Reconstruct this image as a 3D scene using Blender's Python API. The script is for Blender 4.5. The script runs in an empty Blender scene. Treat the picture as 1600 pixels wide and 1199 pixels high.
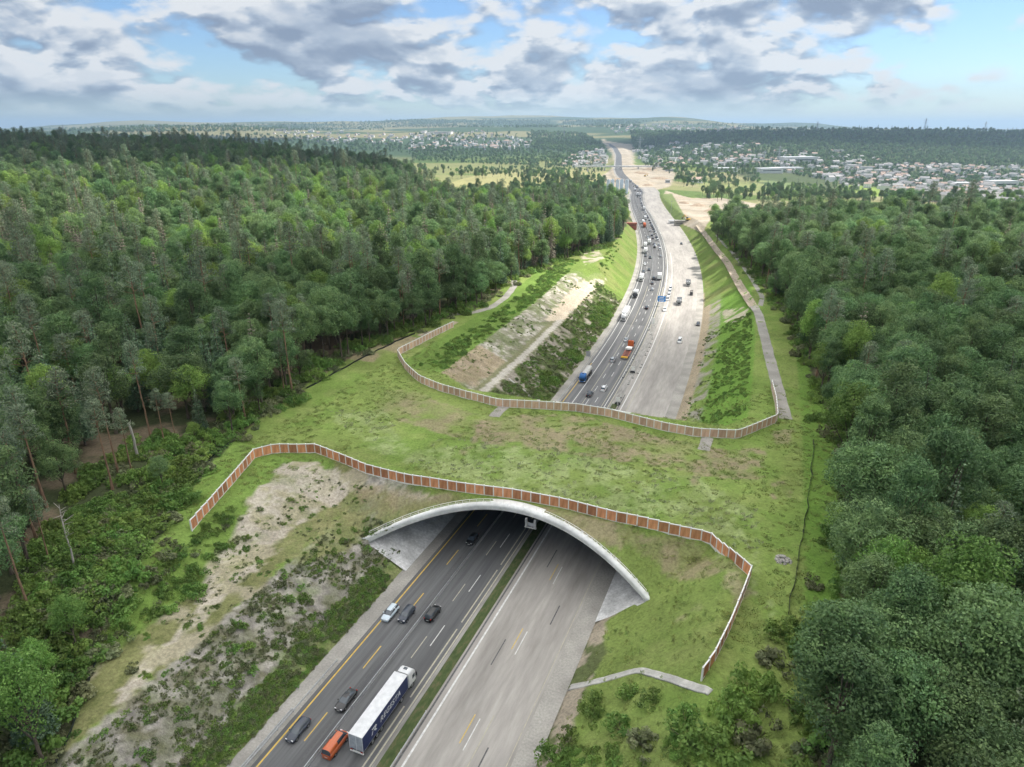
import bpy, math, random
import numpy as np
from mathutils import Vector, Matrix

random.seed(7)
rng = np.random.default_rng(7)
R = math.radians
scene = bpy.context.scene
COL = scene.collection

# ------------------------------------------------------------------ camera
F, YH, CAMZ = 1040.0, 195.0, 92.0            # focal length in photo pixels, horizon row, height over the road
PITCH = math.atan((599.5 - YH) / F)
CP, SP = math.cos(PITCH), math.sin(PITCH)
cd = bpy.data.cameras.new('camera')
cam = bpy.data.objects.new('camera', cd); COL.objects.link(cam)
cam.location = (0, 0, CAMZ); cam.rotation_euler = (math.pi / 2 - PITCH, 0, 0)
cd.sensor_width = 36; cd.lens = F / 1600 * 36; cd.clip_start = 1; cd.clip_end = 80000
scene.camera = cam
scene.view_settings.view_transform = 'Standard'
scene.view_settings.look = 'None'
scene.view_settings.exposure = 1.3
scene.view_settings.gamma = 1.0
scene.cycles.use_denoising = True
scene.cycles.max_bounces = 6
scene.cycles.diffuse_bounces = 3
scene.cycles.transparent_max_bounces = 8
scene.cycles.volume_bounces = 0

# ------------------------------------------------------------------ sun and sky
SUN_EL, SUN_AZ = R(52), R(62)                # azimuth clockwise from the view direction (+Y)
sd = Vector((math.sin(SUN_AZ) * math.cos(SUN_EL), math.cos(SUN_AZ) * math.cos(SUN_EL), math.sin(SUN_EL)))
sl_ = bpy.data.lights.new('sun', 'SUN'); sl_.energy = 3.3; sl_.angle = R(0.53); sl_.color = (1.0, 0.95, 0.87)
so = bpy.data.objects.new('sun', sl_); COL.objects.link(so)
so.rotation_euler = (-sd).to_track_quat('-Z', 'Y').to_euler()
so.location = sd * 3000

W = bpy.data.worlds.new('World'); scene.world = W; W.use_nodes = True
def build_world():
    nt = W.node_tree; N = nt.nodes; N.clear()
    def nd(t, **k):
        n = N.new(t)
        for a, b in k.items(): setattr(n, a, b)
        return n
    def lk(a, b): nt.links.new(a, b)
    def mth(op, a, b=None, clamp=False):
        n = nd('ShaderNodeMath', operation=op, use_clamp=clamp)
        for i, v in enumerate((a, b)):
            if v is None: continue
            if isinstance(v, (int, float)): n.inputs[i].default_value = v
            else: lk(v, n.inputs[i])
        return n.outputs[0]
    out = nd('ShaderNodeOutputWorld')
    sky = nd('ShaderNodeTexSky', sky_type='NISHITA', sun_disc=False)
    sky.sun_elevation = SUN_EL; sky.sun_rotation = SUN_AZ; sky.altitude = 300; sky.air_density = 1.0
    sky.dust_density = 0.6; sky.ozone_density = 1.5
    bg = nd('ShaderNodeBackground'); bg.inputs[1].default_value = 0.055
    tint = nd('ShaderNodeMixRGB', blend_type='MULTIPLY'); tint.inputs[0].default_value = 1.0; tint.inputs[2].default_value = (.76, .93, 1.16, 1); lk(sky.outputs[0], tint.inputs[1]); lk(tint.outputs[0], bg.inputs[0])
    tc = nd('ShaderNodeTexCoord')
    sep = nd('ShaderNodeSeparateXYZ'); lk(tc.outputs['Generated'], sep.inputs[0])
    zpos = mth('MAXIMUM', sep.outputs[2], 0.0)
    def layer(dz, scale, seed, soft, puff=False):
        zz = mth('ADD', mth('ADD', zpos, dz), soft)
        px = mth('DIVIDE', sep.outputs[0], zz); py = mth('DIVIDE', sep.outputs[1], zz)
        c = nd('ShaderNodeCombineXYZ'); lk(px, c.inputs[0]); lk(py, c.inputs[1]); 
        of = nd('ShaderNodeVectorMath', operation='ADD'); lk(c.outputs[0], of.inputs[0]); of.inputs[1].default_value = (seed * 3.1, seed * 1.7, 0); c = of
        n = nd('ShaderNodeTexNoise', noise_dimensions='2D'); n.inputs['Scale'].default_value = scale
        n.inputs['Detail'].default_value = 6; n.inputs['Roughness'].default_value = 0.58
        n.inputs['Distortion'].default_value = 0.12
        lk(c.outputs[0], n.inputs['Vector'])
        if not puff: return n.outputs[0]
        vr = nd('ShaderNodeTexVoronoi', feature='SMOOTH_F1', voronoi_dimensions='2D'); vr.inputs['Scale'].default_value = scale * 2.1; vr.inputs['Detail'].default_value = 2.5; vr.inputs['Roughness'].default_value = .55; vr.inputs['Smoothness'].default_value = .35
        wv = nd('ShaderNodeVectorMath', operation='ADD'); lk(c.outputs[0], wv.inputs[0]); sc_ = nd('ShaderNodeVectorMath', operation='SCALE'); sc_.inputs['Scale'].default_value = .22; lk(n.outputs['Color'], sc_.inputs[0]); lk(sc_.outputs[0], wv.inputs[1]); lk(wv.outputs[0], vr.inputs['Vector'])
        return mth('ADD', n.outputs[0], mth('MULTIPLY', mth('SUBTRACT', .40, vr.outputs['Distance']), .34))
    d0 = layer(0.0, 2.1, 3.7, 0.36, True)
    d1 = layer(0.016, 2.1, 3.7, 0.36, True)      # a little higher up: thinner there = lit top, thicker = shaded base
    big = layer(0.0, .85, 5.2, 0.3)
    den = mth('ADD', d0, mth('MULTIPLY', mth('SUBTRACT', big, 0.47), 0.7))
    m = nd('ShaderNodeMapRange', interpolation_type='SMOOTHSTEP'); lk(den, m.inputs[0])
    m.inputs[1].default_value = 0.18; m.inputs[2].default_value = 0.38
    cover = m.outputs[0]
    fade = nd('ShaderNodeMapRange', interpolation_type='SMOOTHSTEP'); lk(sep.outputs[2], fade.inputs[0])
    fade.inputs[1].default_value = -0.002; fade.inputs[2].default_value = 0.045
    cover = mth('MULTIPLY', cover, mth('MULTIPLY', fade.outputs[0], 0.97))
    lit = mth('SUBTRACT', d0, d1)
    lr = nd('ShaderNodeMapRange', interpolation_type='SMOOTHSTEP'); lk(lit, lr.inputs[0])
    lr.inputs[1].default_value = -0.16; lr.inputs[2].default_value = 0.17
    thick = nd('ShaderNodeMapRange', interpolation_type='SMOOTHSTEP'); lk(den, thick.inputs[0])
    thick.inputs[1].default_value = 0.34; thick.inputs[2].default_value = 0.58
    shade = mth('MULTIPLY', lr.outputs[0], mth('SUBTRACT', 1.0, mth('MULTIPLY', thick.outputs[0], 0.5)), clamp=True)
    bm = nd('ShaderNodeMapRange', interpolation_type='SMOOTHSTEP'); lk(big, bm.inputs[0]); bm.inputs[1].default_value = .44; bm.inputs[2].default_value = .66; bm.inputs[3].default_value = 1.25; bm.inputs[4].default_value = .55
    shade = mth('MULTIPLY', shade, bm.outputs[0], clamp=True)
    ramp = nd('ShaderNodeValToRGB'); lk(shade, ramp.inputs[0])
    e = ramp.color_ramp.elements
    e[0].position = 0.0; e[0].color = (0.33, 0.42, 0.57, 1)
    e[1].position = 0.72; e[1].color = (0.94, 0.98, 1.03, 1)
    x = ramp.color_ramp.elements.new(0.32); x.color = (0.53, 0.63, 0.77, 1)
    cb = nd('ShaderNodeBackground'); lk(ramp.outputs[0], cb.inputs[0]); cb.inputs[1].default_value = 0.36
    mix = nd('ShaderNodeMixShader'); lk(cover, mix.inputs[0]); lk(bg.outputs[0], mix.inputs[1]); lk(cb.outputs[0], mix.inputs[2])
    lk(mix.outputs[0], out.inputs[0])
build_world()

# ------------------------------------------------------------------ helpers
def unp(px, py, z=0.0):
    u = (px - 800) / F; v = (py - 599.5) / F
    d = (u, CP - v * SP, -SP - v * CP); t = (z - CAMZ) / d[2]
    return t * d[0], t * d[1]
def proj(x, y, z):
    dep = y * CP + (CAMZ - z) * SP
    dep = np.where(dep < 1, 1e-3, dep)
    return 800 + F * x / dep, 599.5 + F * ((CAMZ - z) * CP - y * SP) / dep, dep

def smooth(a, b, x):
    t = np.clip((np.asarray(x, float) - a) / (b - a), 0, 1); return t * t * (3 - 2 * t)
def vnoise(x, y, seed=0):
    x = np.asarray(x, float); y = np.asarray(y, float)
    xi = np.floor(x).astype(np.int64); yi = np.floor(y).astype(np.int64); fx = x - xi; fy = y - yi
    def h(a, b):
        n = (a * 374761393 + b * 668265263 + seed * 1442695041) & 0xffffffff
        n = ((n ^ (n >> 13)) * 1274126177) & 0xffffffff
        return ((n ^ (n >> 16)) & 0xffff) / 65535.0
    fx = fx * fx * (3 - 2 * fx); fy = fy * fy * (3 - 2 * fy)
    return (h(xi, yi) * (1 - fx) + h(xi + 1, yi) * fx) * (1 - fy) + (h(xi, yi + 1) * (1 - fx) + h(xi + 1, yi + 1) * fx) * fy
def fbm(x, y, seed=0, oct=4):
    s = 0; a = 0.5; t = 0
    for i in range(oct):
        s = s + a * vnoise(x * 2 ** i, y * 2 ** i, seed + i * 17); t += a; a *= 0.5
    return s / t
def inpoly(x, y, poly):
    x = np.asarray(x, float); y = np.asarray(y, float); r = np.zeros(x.shape, bool); n = len(poly)
    for i in range(n):
        x1, y1 = poly[i][:2]; x2, y2 = poly[(i + 1) % n][:2]
        if y1 == y2: continue
        c = ((y1 > y) != (y2 > y)) & (x < (x2 - x1) * (y - y1) / (y2 - y1) + x1)
        r ^= c
    return r

# ------------------------------------------------------------------ the motorway's axis (plan), s = 0 at the near portal
YL = np.array([[-39.5, 73.9], [-28.2, 101.1], [-13.8, 137.4], [18.3, 219.2], [53.8, 317.3], [67.4, 368.5], [86, 438], [103, 522], [116.1, 612.2], [125.6, 680.7], [145, 811.6], [176.7, 1013.3]])
RL = np.array([[-0.4, 73.9], [6.3, 89.5], [13.9, 108.2], [56.7, 219.2], [85, 305.8], [116.2, 416.1], [145.4, 559.6], [159.9, 661.4], [213.9, 1013.3]])
pl_ = np.polyfit(YL[:, 1] / 1000, YL[:, 0], 5); pr_ = np.polyfit(RL[:, 1] / 1000, RL[:, 0], 5)
ty = np.arange(80.0, 1001.0, 10.0)
tx = (np.polyval(pl_, ty / 1000) + np.polyval(pr_, ty / 1000)) / 2
y0 = np.arange(-120.0, 80.0, 10.0)
sl0 = (tx[1] - tx[0]) / 10
fy_ = np.array([1013, 1230, 1435, 1650, 1900, 2300, 2700, 3050.0]); fx_ = np.array([195.5, 214, 234, 262, 300, 360, 405, 425.0])
AY = np.concatenate([y0, ty, np.arange(1020.0, 3051.0, 15.0)])
AXx = np.concatenate([tx[0] + (y0 - 80.0) * sl0, tx, np.interp(np.arange(1020.0, 3051.0, 15.0), fy_, fx_)])
for _ in range(3):
    k = AXx.copy(); k[1:-1] = (AXx[:-2] + 2 * AXx[1:-1] + AXx[2:]) / 4; AXx = k
TXs = np.gradient(AXx, AY)                    # dx/dy
AS = np.concatenate([[0], np.cumsum(np.hypot(np.diff(AXx), np.diff(AY)))])
AS -= np.interp(114.0, AY, AS)
RZ_Y = np.array([-200, 1100, 1435, 1700, 2200, 3050.0]); RZ_Z = np.array([0, 0, -3, -8, -3, 16.0])
def road_z(y): return np.interp(y, RZ_Y, RZ_Z)
def sl(x, y):
    x = np.asarray(x, float); y = np.asarray(y, float); yy = y.copy()
    for _ in range(5):
        g = np.interp(yy, AY, TXs); n = np.sqrt(1 + g * g)
        al = ((x - np.interp(yy, AY, AXx)) * g + (y - yy)) / n
        yy = yy + al / n * 0.9
    g = np.interp(yy, AY, TXs); n = np.sqrt(1 + g * g)
    l = ((x - np.interp(yy, AY, AXx)) - (y - yy) * g) / n
    return np.interp(yy, AY, AS) + np.where((yy < AY[0]) | (yy > AY[-1]), al, 0), l, yy
def road(s, l):
    s = np.asarray(s, float); yy = np.interp(s, AS, AY); g = np.interp(yy, AY, TXs); n = np.sqrt(1 + g * g)
    return np.interp(yy, AY, AXx) + l / n, yy - l * g / n, np.arctan2(g, 1)     # x, y, heading
QL = 18.05                                    # q (metres right of the left yellow line) = l + QL

# ------------------------------------------------------------------ terrain
GR = np.array([0, 350, 600, 800, 1000, 1200, 1400, 1700, 2000, 2600, 3000, 3600, 4500, 6000, 9000, 14000, 40000.0])
GB = np.array([-.8, -.45, -.2, -.05, .1, .2, .35, .55, .8])
GZ = np.array([
 [15, 22, 38, 50, 56, 50, 30, 10, 0, 5, 15, 30, 30, 20, 10, -40, -260],
 [15, 18, 34, 46, 50, 40, 18, 0, -8, 0, 15, 35, 85, 60, 100, 40, -150],
 [15, 16, 24, 29, 27, 12, 2, -8, -14, -8, 15, 50, 55, 60, 120, 90, -60],
 [15, 15, 12, 8, 3, 0, -4, -10, -15, -6, 15, 45, 75, 95, 160, 140, -50],
 [15, 15, 10, 5, 0, -3, -6, -12, -8, 5, 20, 45, 80, 95, 170, 140, -50],
 [15, 15, 9, 4, 0, -3, -6, -9, -6, 3, 18, 50, 90, 95, 150, 120, -70],
 [15, 15, 10, 2, -6, -16, -22, -14, 4, 34, 54, 66, 50, 30, 75, 60, -150],
 [15, 16, 12, 2, -10, -22, -28, -20, 2, 42, 62, 64, 35, 0, 5, 0, -250],
 [15, 16, 14, 4, -8, -20, -28, -24, -8, 30, 50, 54, 25, -10, -10, 10, -280.0]])
def nat(x, y):
    r = np.clip(np.where(y > 0, y, 0) + 0.0, 0, 39999); b = np.clip(x / np.maximum(r, 250), -.8, .8)
    ri = np.clip(np.searchsorted(GR, r, side='right') - 1, 0, len(GR) - 2); bi = np.clip(np.searchsorted(GB, b, side='right') - 1, 0, len(GB) - 2)
    fr = (r - GR[ri]) / (GR[ri + 1] - GR[ri]); fb = (b - GB[bi]) / (GB[bi + 1] - GB[bi])
    fr = fr * .5 + .5 * fr * fr * (3 - 2 * fr); fb = fb * fb * (3 - 2 * fb)
    z = (GZ[bi, ri] * (1 - fr) + GZ[bi, ri + 1] * fr) * (1 - fb) + (GZ[bi + 1, ri] * (1 - fr) + GZ[bi + 1, ri + 1] * fr) * fb
    a1 = smooth(300, 3000, r)
    z = z + (fbm(x / 60, y / 60, 5, 3) - .5) * 1.6 * smooth(60, 400, r) + (fbm(x / 420, y / 420, 9, 3) - .5) * 26 * a1 + (fbm(x / 1900, y / 1500, 21, 3) - .5) * 130 * smooth(3800, 7000, r) * (1 - smooth(12000, 30000, r))
    return z
BR_LEN, HALF, ZSP, ZCR = 84.0, 31.0, 5.0, 13.0
def arch_z(l): return ZSP + (ZCR - ZSP) * np.clip(1 - (l / HALF) ** 2, 0, 1)
def front_s(l):
    u = np.clip(l / HALF, -1.15, 1.15)
    return 12.0 * np.clip(1 - u * u, 0, 1) + np.where(u > 0, 3.0 * u * u, -0.3 * u * u)
def back_s(l): return BR_LEN - 12.0 * np.clip(1 - (l / HALF) ** 2, 0, 1)
def surf(x, y, parts=False):
    x = np.asarray(x, float); y = np.asarray(y, float)
    s, l, yy = sl(x, y)
    T = nat(x, y); rz = road_z(yy)
    tb = smooth(-30, 5, s) * (1 - smooth(75, 110, s)) * (1 - smooth(40, 60, np.abs(l)))
    T = T * (1 - tb) + (15.0 - 0.6 * np.clip(1 - (l / 45) ** 2, 0, 1)) * tb
    al = np.abs(l)
    far = smooth(230, 330, s)
    frt = 1 - smooth(-20, 10, s)
    wob = (fbm(s / 9, l / 9, 31, 3) - .5) * 1.1
    lb = -(42.0 + 7.0 * frt)
    lw = l + wob * smooth(22, 27, al) * .8
    cl = np.where(lw > -37.5, (-lw - 22.5) / 15 * 9.0,
         np.where(lw > lb, 9.0 + (-37.5 - lw) / np.maximum(-37.5 - lb, 1) * 1.0, 10.0 + (lb - lw) / (10.5) * 5.5))
    clf = (-lw - 22.5) * .86
    cl = cl * (1 - far) + clf * far
    cr = (lw - 21.6) * .66 * (1 - far) + (lw - 21.6) * .72 * far
    C = np.where(l < 0, cl, cr)
    C = np.where(al < 22, -0.25, np.maximum(C, -0.25)) + rz
    fr_ = np.clip((al - 21.55) / (HALF - 21.55), 0, 1)
    C = np.where((al > 21.4) & (al < HALF + .3) & (s > fr_ * np.where(l > 0, 3.0, -.3) + .3) & (s < BR_LEN - .3), np.minimum(C, fr_ * ZSP - .35), C)
    ef = arch_z(l) + 1.15 + .66 * (s - front_s(l)); ef = np.where(s >= front_s(l), ef, np.where(al > HALF, ef, -99))
    eb = arch_z(l) + 1.15 + .66 * (back_s(l) - s); eb = np.where(s <= back_s(l), eb, np.where(al > HALF, eb, -99))
    E = np.minimum(ef, eb)
    E = np.where(al > HALF + 26, -99, E)
    fill = rz - 0.25 - np.maximum(al - 26, 0) * .45
    inr = (s > AS[0] + 1) & (s < AS[-1] - 1)
    z = np.where(inr, np.maximum(np.minimum(T, np.maximum(C, E)), fill), T)
    above = (E > C + .3) & (al < HALF + .6)
    bump = (fbm(x / 2.3, y / 2.3, 3, 3) - .5) * .45 * smooth(21.8, 24, al) * (1 - smooth(300, 700, y))
    slope_ = (l < -23) & (l > -37) | (l < -42.5) & (l > -54) & (s > 84) & (s < 260)
    bump = np.where(slope_, bump + (fbm(s / 1.7, l / 11, 35, 3) - .5) * 1.0, bump)
    bump = np.where(above & (al < HALF), bump * .6 * smooth(.5, 4, np.minimum(s - front_s(l), back_s(l) - s)), bump)
    z = z + bump
    if parts: return z, s, l, above
    return z
def surf1(x, y): return float(surf(np.array([x]), np.array([y]))[0])
def hit(px, py, n=130):
    """pixel of the photograph -> point of the terrain it shows"""
    px = np.atleast_1d(np.asarray(px, float)); py = np.atleast_1d(np.asarray(py, float))
    u = (px - 800) / F; v = (py - 599.5) / F
    dx, dy, dz = u, CP - v * SP, -SP - v * CP
    t = 60.0 * np.ones_like(px); done = np.zeros(px.shape, bool); lo = t.copy()
    for i in range(n):
        zz = surf(dx * t, dy * t); below = (CAMZ + dz * t) < zz
        done |= below
        lo = np.where(done, lo, t); t = np.where(done, t, t * np.where(t < 400, 1.03, 1.06))
        if done.all(): break
    hi = t.copy()
    for i in range(14):
        m = (lo + hi) / 2; b = (CAMZ + dz * m) < surf(dx * m, dy * m)
        hi = np.where(b, m, hi); lo = np.where(b, lo, m)
    return np.stack([dx * hi, dy * hi, CAMZ + dz * hi], -1)
def hits(pts):
    p = np.array(pts, float); return hit(p[:, 0], p[:, 1])

# ------------------------------------------------------------------ mesh helpers
def mesh_np(name, verts, faces, mats=(), mi=None, smoothf=False, uv=None):
    verts = np.asarray(verts, np.float32); faces = np.asarray(faces, np.int32)
    me = bpy.data.meshes.new(name); k = faces.shape[1]
    me.vertices.add(len(verts)); me.vertices.foreach_set('co', verts.ravel())
    me.loops.add(faces.size); me.loops.foreach_set('vertex_index', faces.ravel())
    me.polygons.add(len(faces)); me.polygons.foreach_set('loop_start', np.arange(0, faces.size, k, dtype=np.int32))
    me.polygons.foreach_set('loop_total', np.full(len(faces), k, np.int32))
    for m in mats: me.materials.append(m)
    if mi is not None: me.polygons.foreach_set('material_index', np.asarray(mi, np.int32))
    if smoothf: me.polygons.foreach_set('use_smooth', np.ones(len(faces), bool))
    if uv is not None:
        ul = me.uv_layers.new(name='UVMap'); ul.data.foreach_set('uv', np.asarray(uv, np.float32)[faces.ravel()].ravel())
    me.update(calc_edges=True); me.validate(); return me
class MB:
    def __init__(s): s.v = []; s.f = []; s.m = []
    def add(s, vs, fs, m=0):
        o = len(s.v); s.v += [tuple(map(float, p)) for p in vs]
        for f in fs: s.f.append(tuple(i + o for i in f)); s.m.append(m)
        return s
    def box(s, x0, x1, y0, y1, z0, z1, m=0):
        return s.add([(x0, y0, z0), (x1, y0, z0), (x1, y1, z0), (x0, y1, z0), (x0, y0, z1), (x1, y0, z1), (x1, y1, z1), (x0, y1, z1)],
                     [(3, 2, 1, 0), (4, 5, 6, 7), (0, 1, 5, 4), (1, 2, 6, 5), (2, 3, 7, 6), (3, 0, 4, 7)], m)
    def bar(s, a, b, r, n=6, m=0, r2=None):
        a = Vector(a); b = Vector(b); d = b - a
        if d.length < 1e-6: return s
        q = d.to_track_quat('Z', 'Y'); r2 = r if r2 is None else r2
        vs = [a + q @ Vector((math.cos(2 * math.pi * i / n) * r, math.sin(2 * math.pi * i / n) * r, 0)) for i in range(n)]
        vs += [b + q @ Vector((math.cos(2 * math.pi * i / n) * r2, math.sin(2 * math.pi * i / n) * r2, 0)) for i in range(n)]
        fs = [(i, (i + 1) % n, n + (i + 1) % n, n + i) for i in range(n)] + [tuple(range(n - 1, -1, -1)), tuple(range(n, 2 * n))]
        return s.add(vs, fs, m)
    def cyl(s, c, axis, r, w, n=14, m=0):
        a = Vector(c) - Vector(axis) * w / 2; b = Vector(c) + Vector(axis) * w / 2
        return s.bar(a, b, r, n, m)
    def rings(s, rings, m=0, cap=True, mf=None):
        n = len(rings[0]); o = len(s.v)
        for r in rings: s.v += [tuple(map(float, p)) for p in r]
        for i in range(len(rings) - 1):
            for j in range(n):
                f = (o + i * n + j, o + i * n + (j + 1) % n, o + (i + 1) * n + (j + 1) % n, o + (i + 1) * n + j)
                s.f.append(f); s.m.append(mf(i, j) if mf else m)
        if cap:
            s.f.append(tuple(o + j for j in range(n - 1, -1, -1))); s.m.append(m)
            s.f.append(tuple(o + (len(rings) - 1) * n + j for j in range(n))); s.m.append(m)
        return s
    def mesh(s, name, mats, sm=False):
        me = bpy.data.meshes.new(name); me.from_pydata(s.v, [], s.f)
        for m in mats: me.materials.append(m)
        me.polygons.foreach_set('material_index', np.array(s.m, np.int32))
        if sm:
            me.polygons.foreach_set('use_smooth', np.ones(len(s.f), bool)); me.set_sharp_from_angle(angle=R(38))
        me.update(); return me
    def build(s, name, mats, parent=None, sm=False):
        if not isinstance(mats, (list, tuple)): mats = [mats]
        return link(name, s.mesh(name, mats, sm), parent)
def link(name, me, parent=None, loc=None, rz=None):
    o = bpy.data.objects.new(name, me); COL.objects.link(o); o.parent = parent
    if loc is not None: o.location = loc
    if rz is not None: o.rotation_euler = (0, 0, rz)
    return o
def tag(o, label=None, cat=None, group=None, kind=None):
    if label: o['label'] = label
    if cat: o['category'] = cat
    if group: o['group'] = group
    if kind: o['kind'] = kind
    return o
def empty(name, loc, rz=0.0):
    o = bpy.data.objects.new(name, None); COL.objects.link(o); o.location = loc; o.rotation_euler = (0, 0, rz); return o
def copy_tree(o, parent=None):
    c = o.copy(); COL.objects.link(c)
    if parent is not None: c.parent = parent
    for ch in o.children: copy_tree(ch, c)
    return c

# ------------------------------------------------------------------ materials
def new_mat(name):
    m = bpy.data.materials.new(name); m.use_nodes = True; nt = m.node_tree
    b = nt.nodes['Principled BSDF']; return m, nt, b
def nn(nt, t, **k):
    n = nt.nodes.new(t)
    for a, v in k.items(): setattr(n, a, v)
    return n
def noise_mat(name, c1, c2, scale=2.0, rough=0.8, detail=6, c3=None, coord='Object', stretch=None, bump=0.0, metallic=0.0, spec=0.3, rnd=0.0, big=None):
    m, nt, b = new_mat(name); L = nt.links.new
    tc = nn(nt, 'ShaderNodeTexCoord'); src = tc.outputs[coord]
    if stretch:
        mp = nn(nt, 'ShaderNodeMapping'); mp.inputs['Scale'].default_value = stretch; L(src, mp.inputs[0]); src = mp.outputs[0]
    n = nn(nt, 'ShaderNodeTexNoise'); n.inputs['Scale'].default_value = scale; n.inputs['Detail'].default_value = detail; n.inputs['Roughness'].default_value = .62
    L(src, n.inputs['Vector'])
    r = nn(nt, 'ShaderNodeValToRGB'); L(n.outputs[0], r.inputs[0])
    r.color_ramp.elements[0].position = .33; r.color_ramp.elements[0].color = (*c1, 1)
    r.color_ramp.elements[1].position = .67; r.color_ramp.elements[1].color = (*c2, 1)
    if c3: e = r.color_ramp.elements.new(.5); e.color = (*c3, 1)
    col = r.outputs[0]
    if big:
        n2 = nn(nt, 'ShaderNodeTexNoise'); n2.inputs['Scale'].default_value = big[0]; n2.inputs['Detail'].default_value = 4; L(src, n2.inputs['Vector'])
        mr = nn(nt, 'ShaderNodeMapRange'); L(n2.outputs[0], mr.inputs[0]); mr.inputs[1].default_value = .35; mr.inputs[2].default_value = .65; mr.inputs[3].default_value = 1 - big[1]; mr.inputs[4].default_value = 1 + big[1]
        v = nn(nt, 'ShaderNodeVectorMath', operation='SCALE'); L(col, v.inputs[0]); L(mr.outputs[0], v.inputs['Scale']); col = v.outputs[0]
    if rnd:
        oi = nn(nt, 'ShaderNodeObjectInfo'); hs = nn(nt, 'ShaderNodeHueSaturation'); mr = nn(nt, 'ShaderNodeMapRange')
        L(oi.outputs['Random'], mr.inputs[0]); mr.inputs[3].default_value = 1 - rnd; mr.inputs[4].default_value = 1 + rnd
        L(mr.outputs[0], hs.inputs['Value']); L(col, hs.inputs['Color']); col = hs.outputs[0]
    L(col, b.inputs['Base Color']); b.inputs['Roughness'].default_value = rough; b.inputs['Metallic'].default_value = metallic
    b.inputs['Specular IOR Level'].default_value = spec
    if bump:
        bp = nn(nt, 'ShaderNodeBump'); bp.inputs['Strength'].default_value = bump; bp.inputs['Distance'].default_value = .1; L(n.outputs[0], bp.inputs['Height']); L(bp.outputs[0], b.inputs['Normal'])
    return m
def leaf_mat(name, c1, c2, hue=0.018, val=0.34, trans=0.35):
    m, nt, b = new_mat(name); L = nt.links.new; nt.nodes.remove(b)
    out = nt.nodes['Material Output']
    oi = nn(nt, 'ShaderNodeObjectInfo'); tc = nn(nt, 'ShaderNodeTexCoord')
    n = nn(nt, 'ShaderNodeTexNoise'); n.inputs['Scale'].default_value = .55; n.inputs['Detail'].default_value = 5; L(tc.outputs['Object'], n.inputs['Vector'])
    r = nn(nt, 'ShaderNodeValToRGB'); L(n.outputs[0], r.inputs[0])
    r.color_ramp.elements[0].position = .35; r.color_ramp.elements[0].color = (*c1, 1); r.color_ramp.elements[1].position = .68; r.color_ramp.elements[1].color = (*c2, 1)
    hs = nn(nt, 'ShaderNodeHueSaturation'); L(r.outputs[0], hs.inputs['Color'])
    a = nn(nt, 'ShaderNodeMapRange'); L(oi.outputs['Random'], a.inputs[0]); a.inputs[3].default_value = 1 - val; a.inputs[4].default_value = 1 + val; L(a.outputs[0], hs.inputs['Value'])
    w = nn(nt, 'ShaderNodeMath', operation='MULTIPLY'); L(oi.outputs['Random'], w.inputs[0]); w.inputs[1].default_value = 7.31
    fr = nn(nt, 'ShaderNodeMath', operation='FRACT'); L(w.outputs[0], fr.inputs[0])
    h = nn(nt, 'ShaderNodeMapRange'); L(fr.outputs[0], h.inputs[0]); h.inputs[3].default_value = .5 - hue; h.inputs[4].default_value = .5 + hue; L(h.outputs[0], hs.inputs['Hue'])
    d = nn(nt, 'ShaderNodeBsdfPrincipled'); L(hs.outputs[0], d.inputs['Base Color']); d.inputs['Roughness'].default_value = .55; d.inputs['Specular IOR Level'].default_value = .25
    t = nn(nt, 'ShaderNodeBsdfTranslucent'); L(hs.outputs[0], t.inputs[0])
    mx = nn(nt, 'ShaderNodeMixShader'); mx.inputs[0].default_value = trans; L(d.outputs[0], mx.inputs[1]); L(t.outputs[0], mx.inputs[2]); L(mx.outputs[0], out.inputs[0])
    return m
def plain(name, c, rough=.5, metallic=0.0, spec=.4, coat=0.0, objcol=False):
    m, nt, b = new_mat(name); L = nt.links.new
    tc = nn(nt, 'ShaderNodeTexCoord'); n = nn(nt, 'ShaderNodeTexNoise'); n.inputs['Scale'].default_value = 3; n.inputs['Detail'].default_value = 5; L(tc.outputs['Object'], n.inputs['Vector'])
    mr = nn(nt, 'ShaderNodeMapRange'); L(n.outputs[0], mr.inputs[0]); mr.inputs[3].default_value = .84; mr.inputs[4].default_value = 1.12
    v = nn(nt, 'ShaderNodeVectorMath', operation='SCALE'); L(mr.outputs[0], v.inputs['Scale'])
    if objcol: oi = nn(nt, 'ShaderNodeObjectInfo'); L(oi.outputs['Color'], v.inputs[0])
    else: v.inputs[0].default_value = c
    L(v.outputs[0], b.inputs['Base Color']); b.inputs['Roughness'].default_value = rough; b.inputs['Metallic'].default_value = metallic; b.inputs['Specular IOR Level'].default_value = spec; b.inputs['Coat Weight'].default_value = coat
    return m
M = {}
M['asphalt'] = noise_mat('asphalt', (.078, .080, .083), (.130, .131, .132), 1.2, .85, 8, coord='UV', stretch=(1.0, .035, 1), big=(.35, .16))
M['asphalt_pale'] = noise_mat('asphalt_pale', (.11, .112, .115), (.16, .16, .16), 1.0, .85, 8, coord='UV', stretch=(1.0, .03, 1), big=(.3, .16))
M['road_concrete'] = noise_mat('road_concrete', (.255, .24, .22), (.345, .325, .30), 1.0, .85, 9, coord='UV', stretch=(1.0, .12, 1), big=(.2, .16))
M['gutter'] = noise_mat('gutter', (.17, .165, .155), (.30, .29, .27), 1.6, .9, 7, coord='UV', stretch=(1, .12, 1), big=(.2, .2))
M['gravel'] = noise_mat('gravel', (.24, .23, .21), (.34, .325, .295), 2.6, .95, 8, coord='UV', big=(.15, .18))
M['verge'] = noise_mat('verge', (.035, .055, .018), (.11, .10, .055), 1.3, .95, 8, coord='UV', stretch=(1, .4, 1), c3=(.06, .085, .028))
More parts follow.
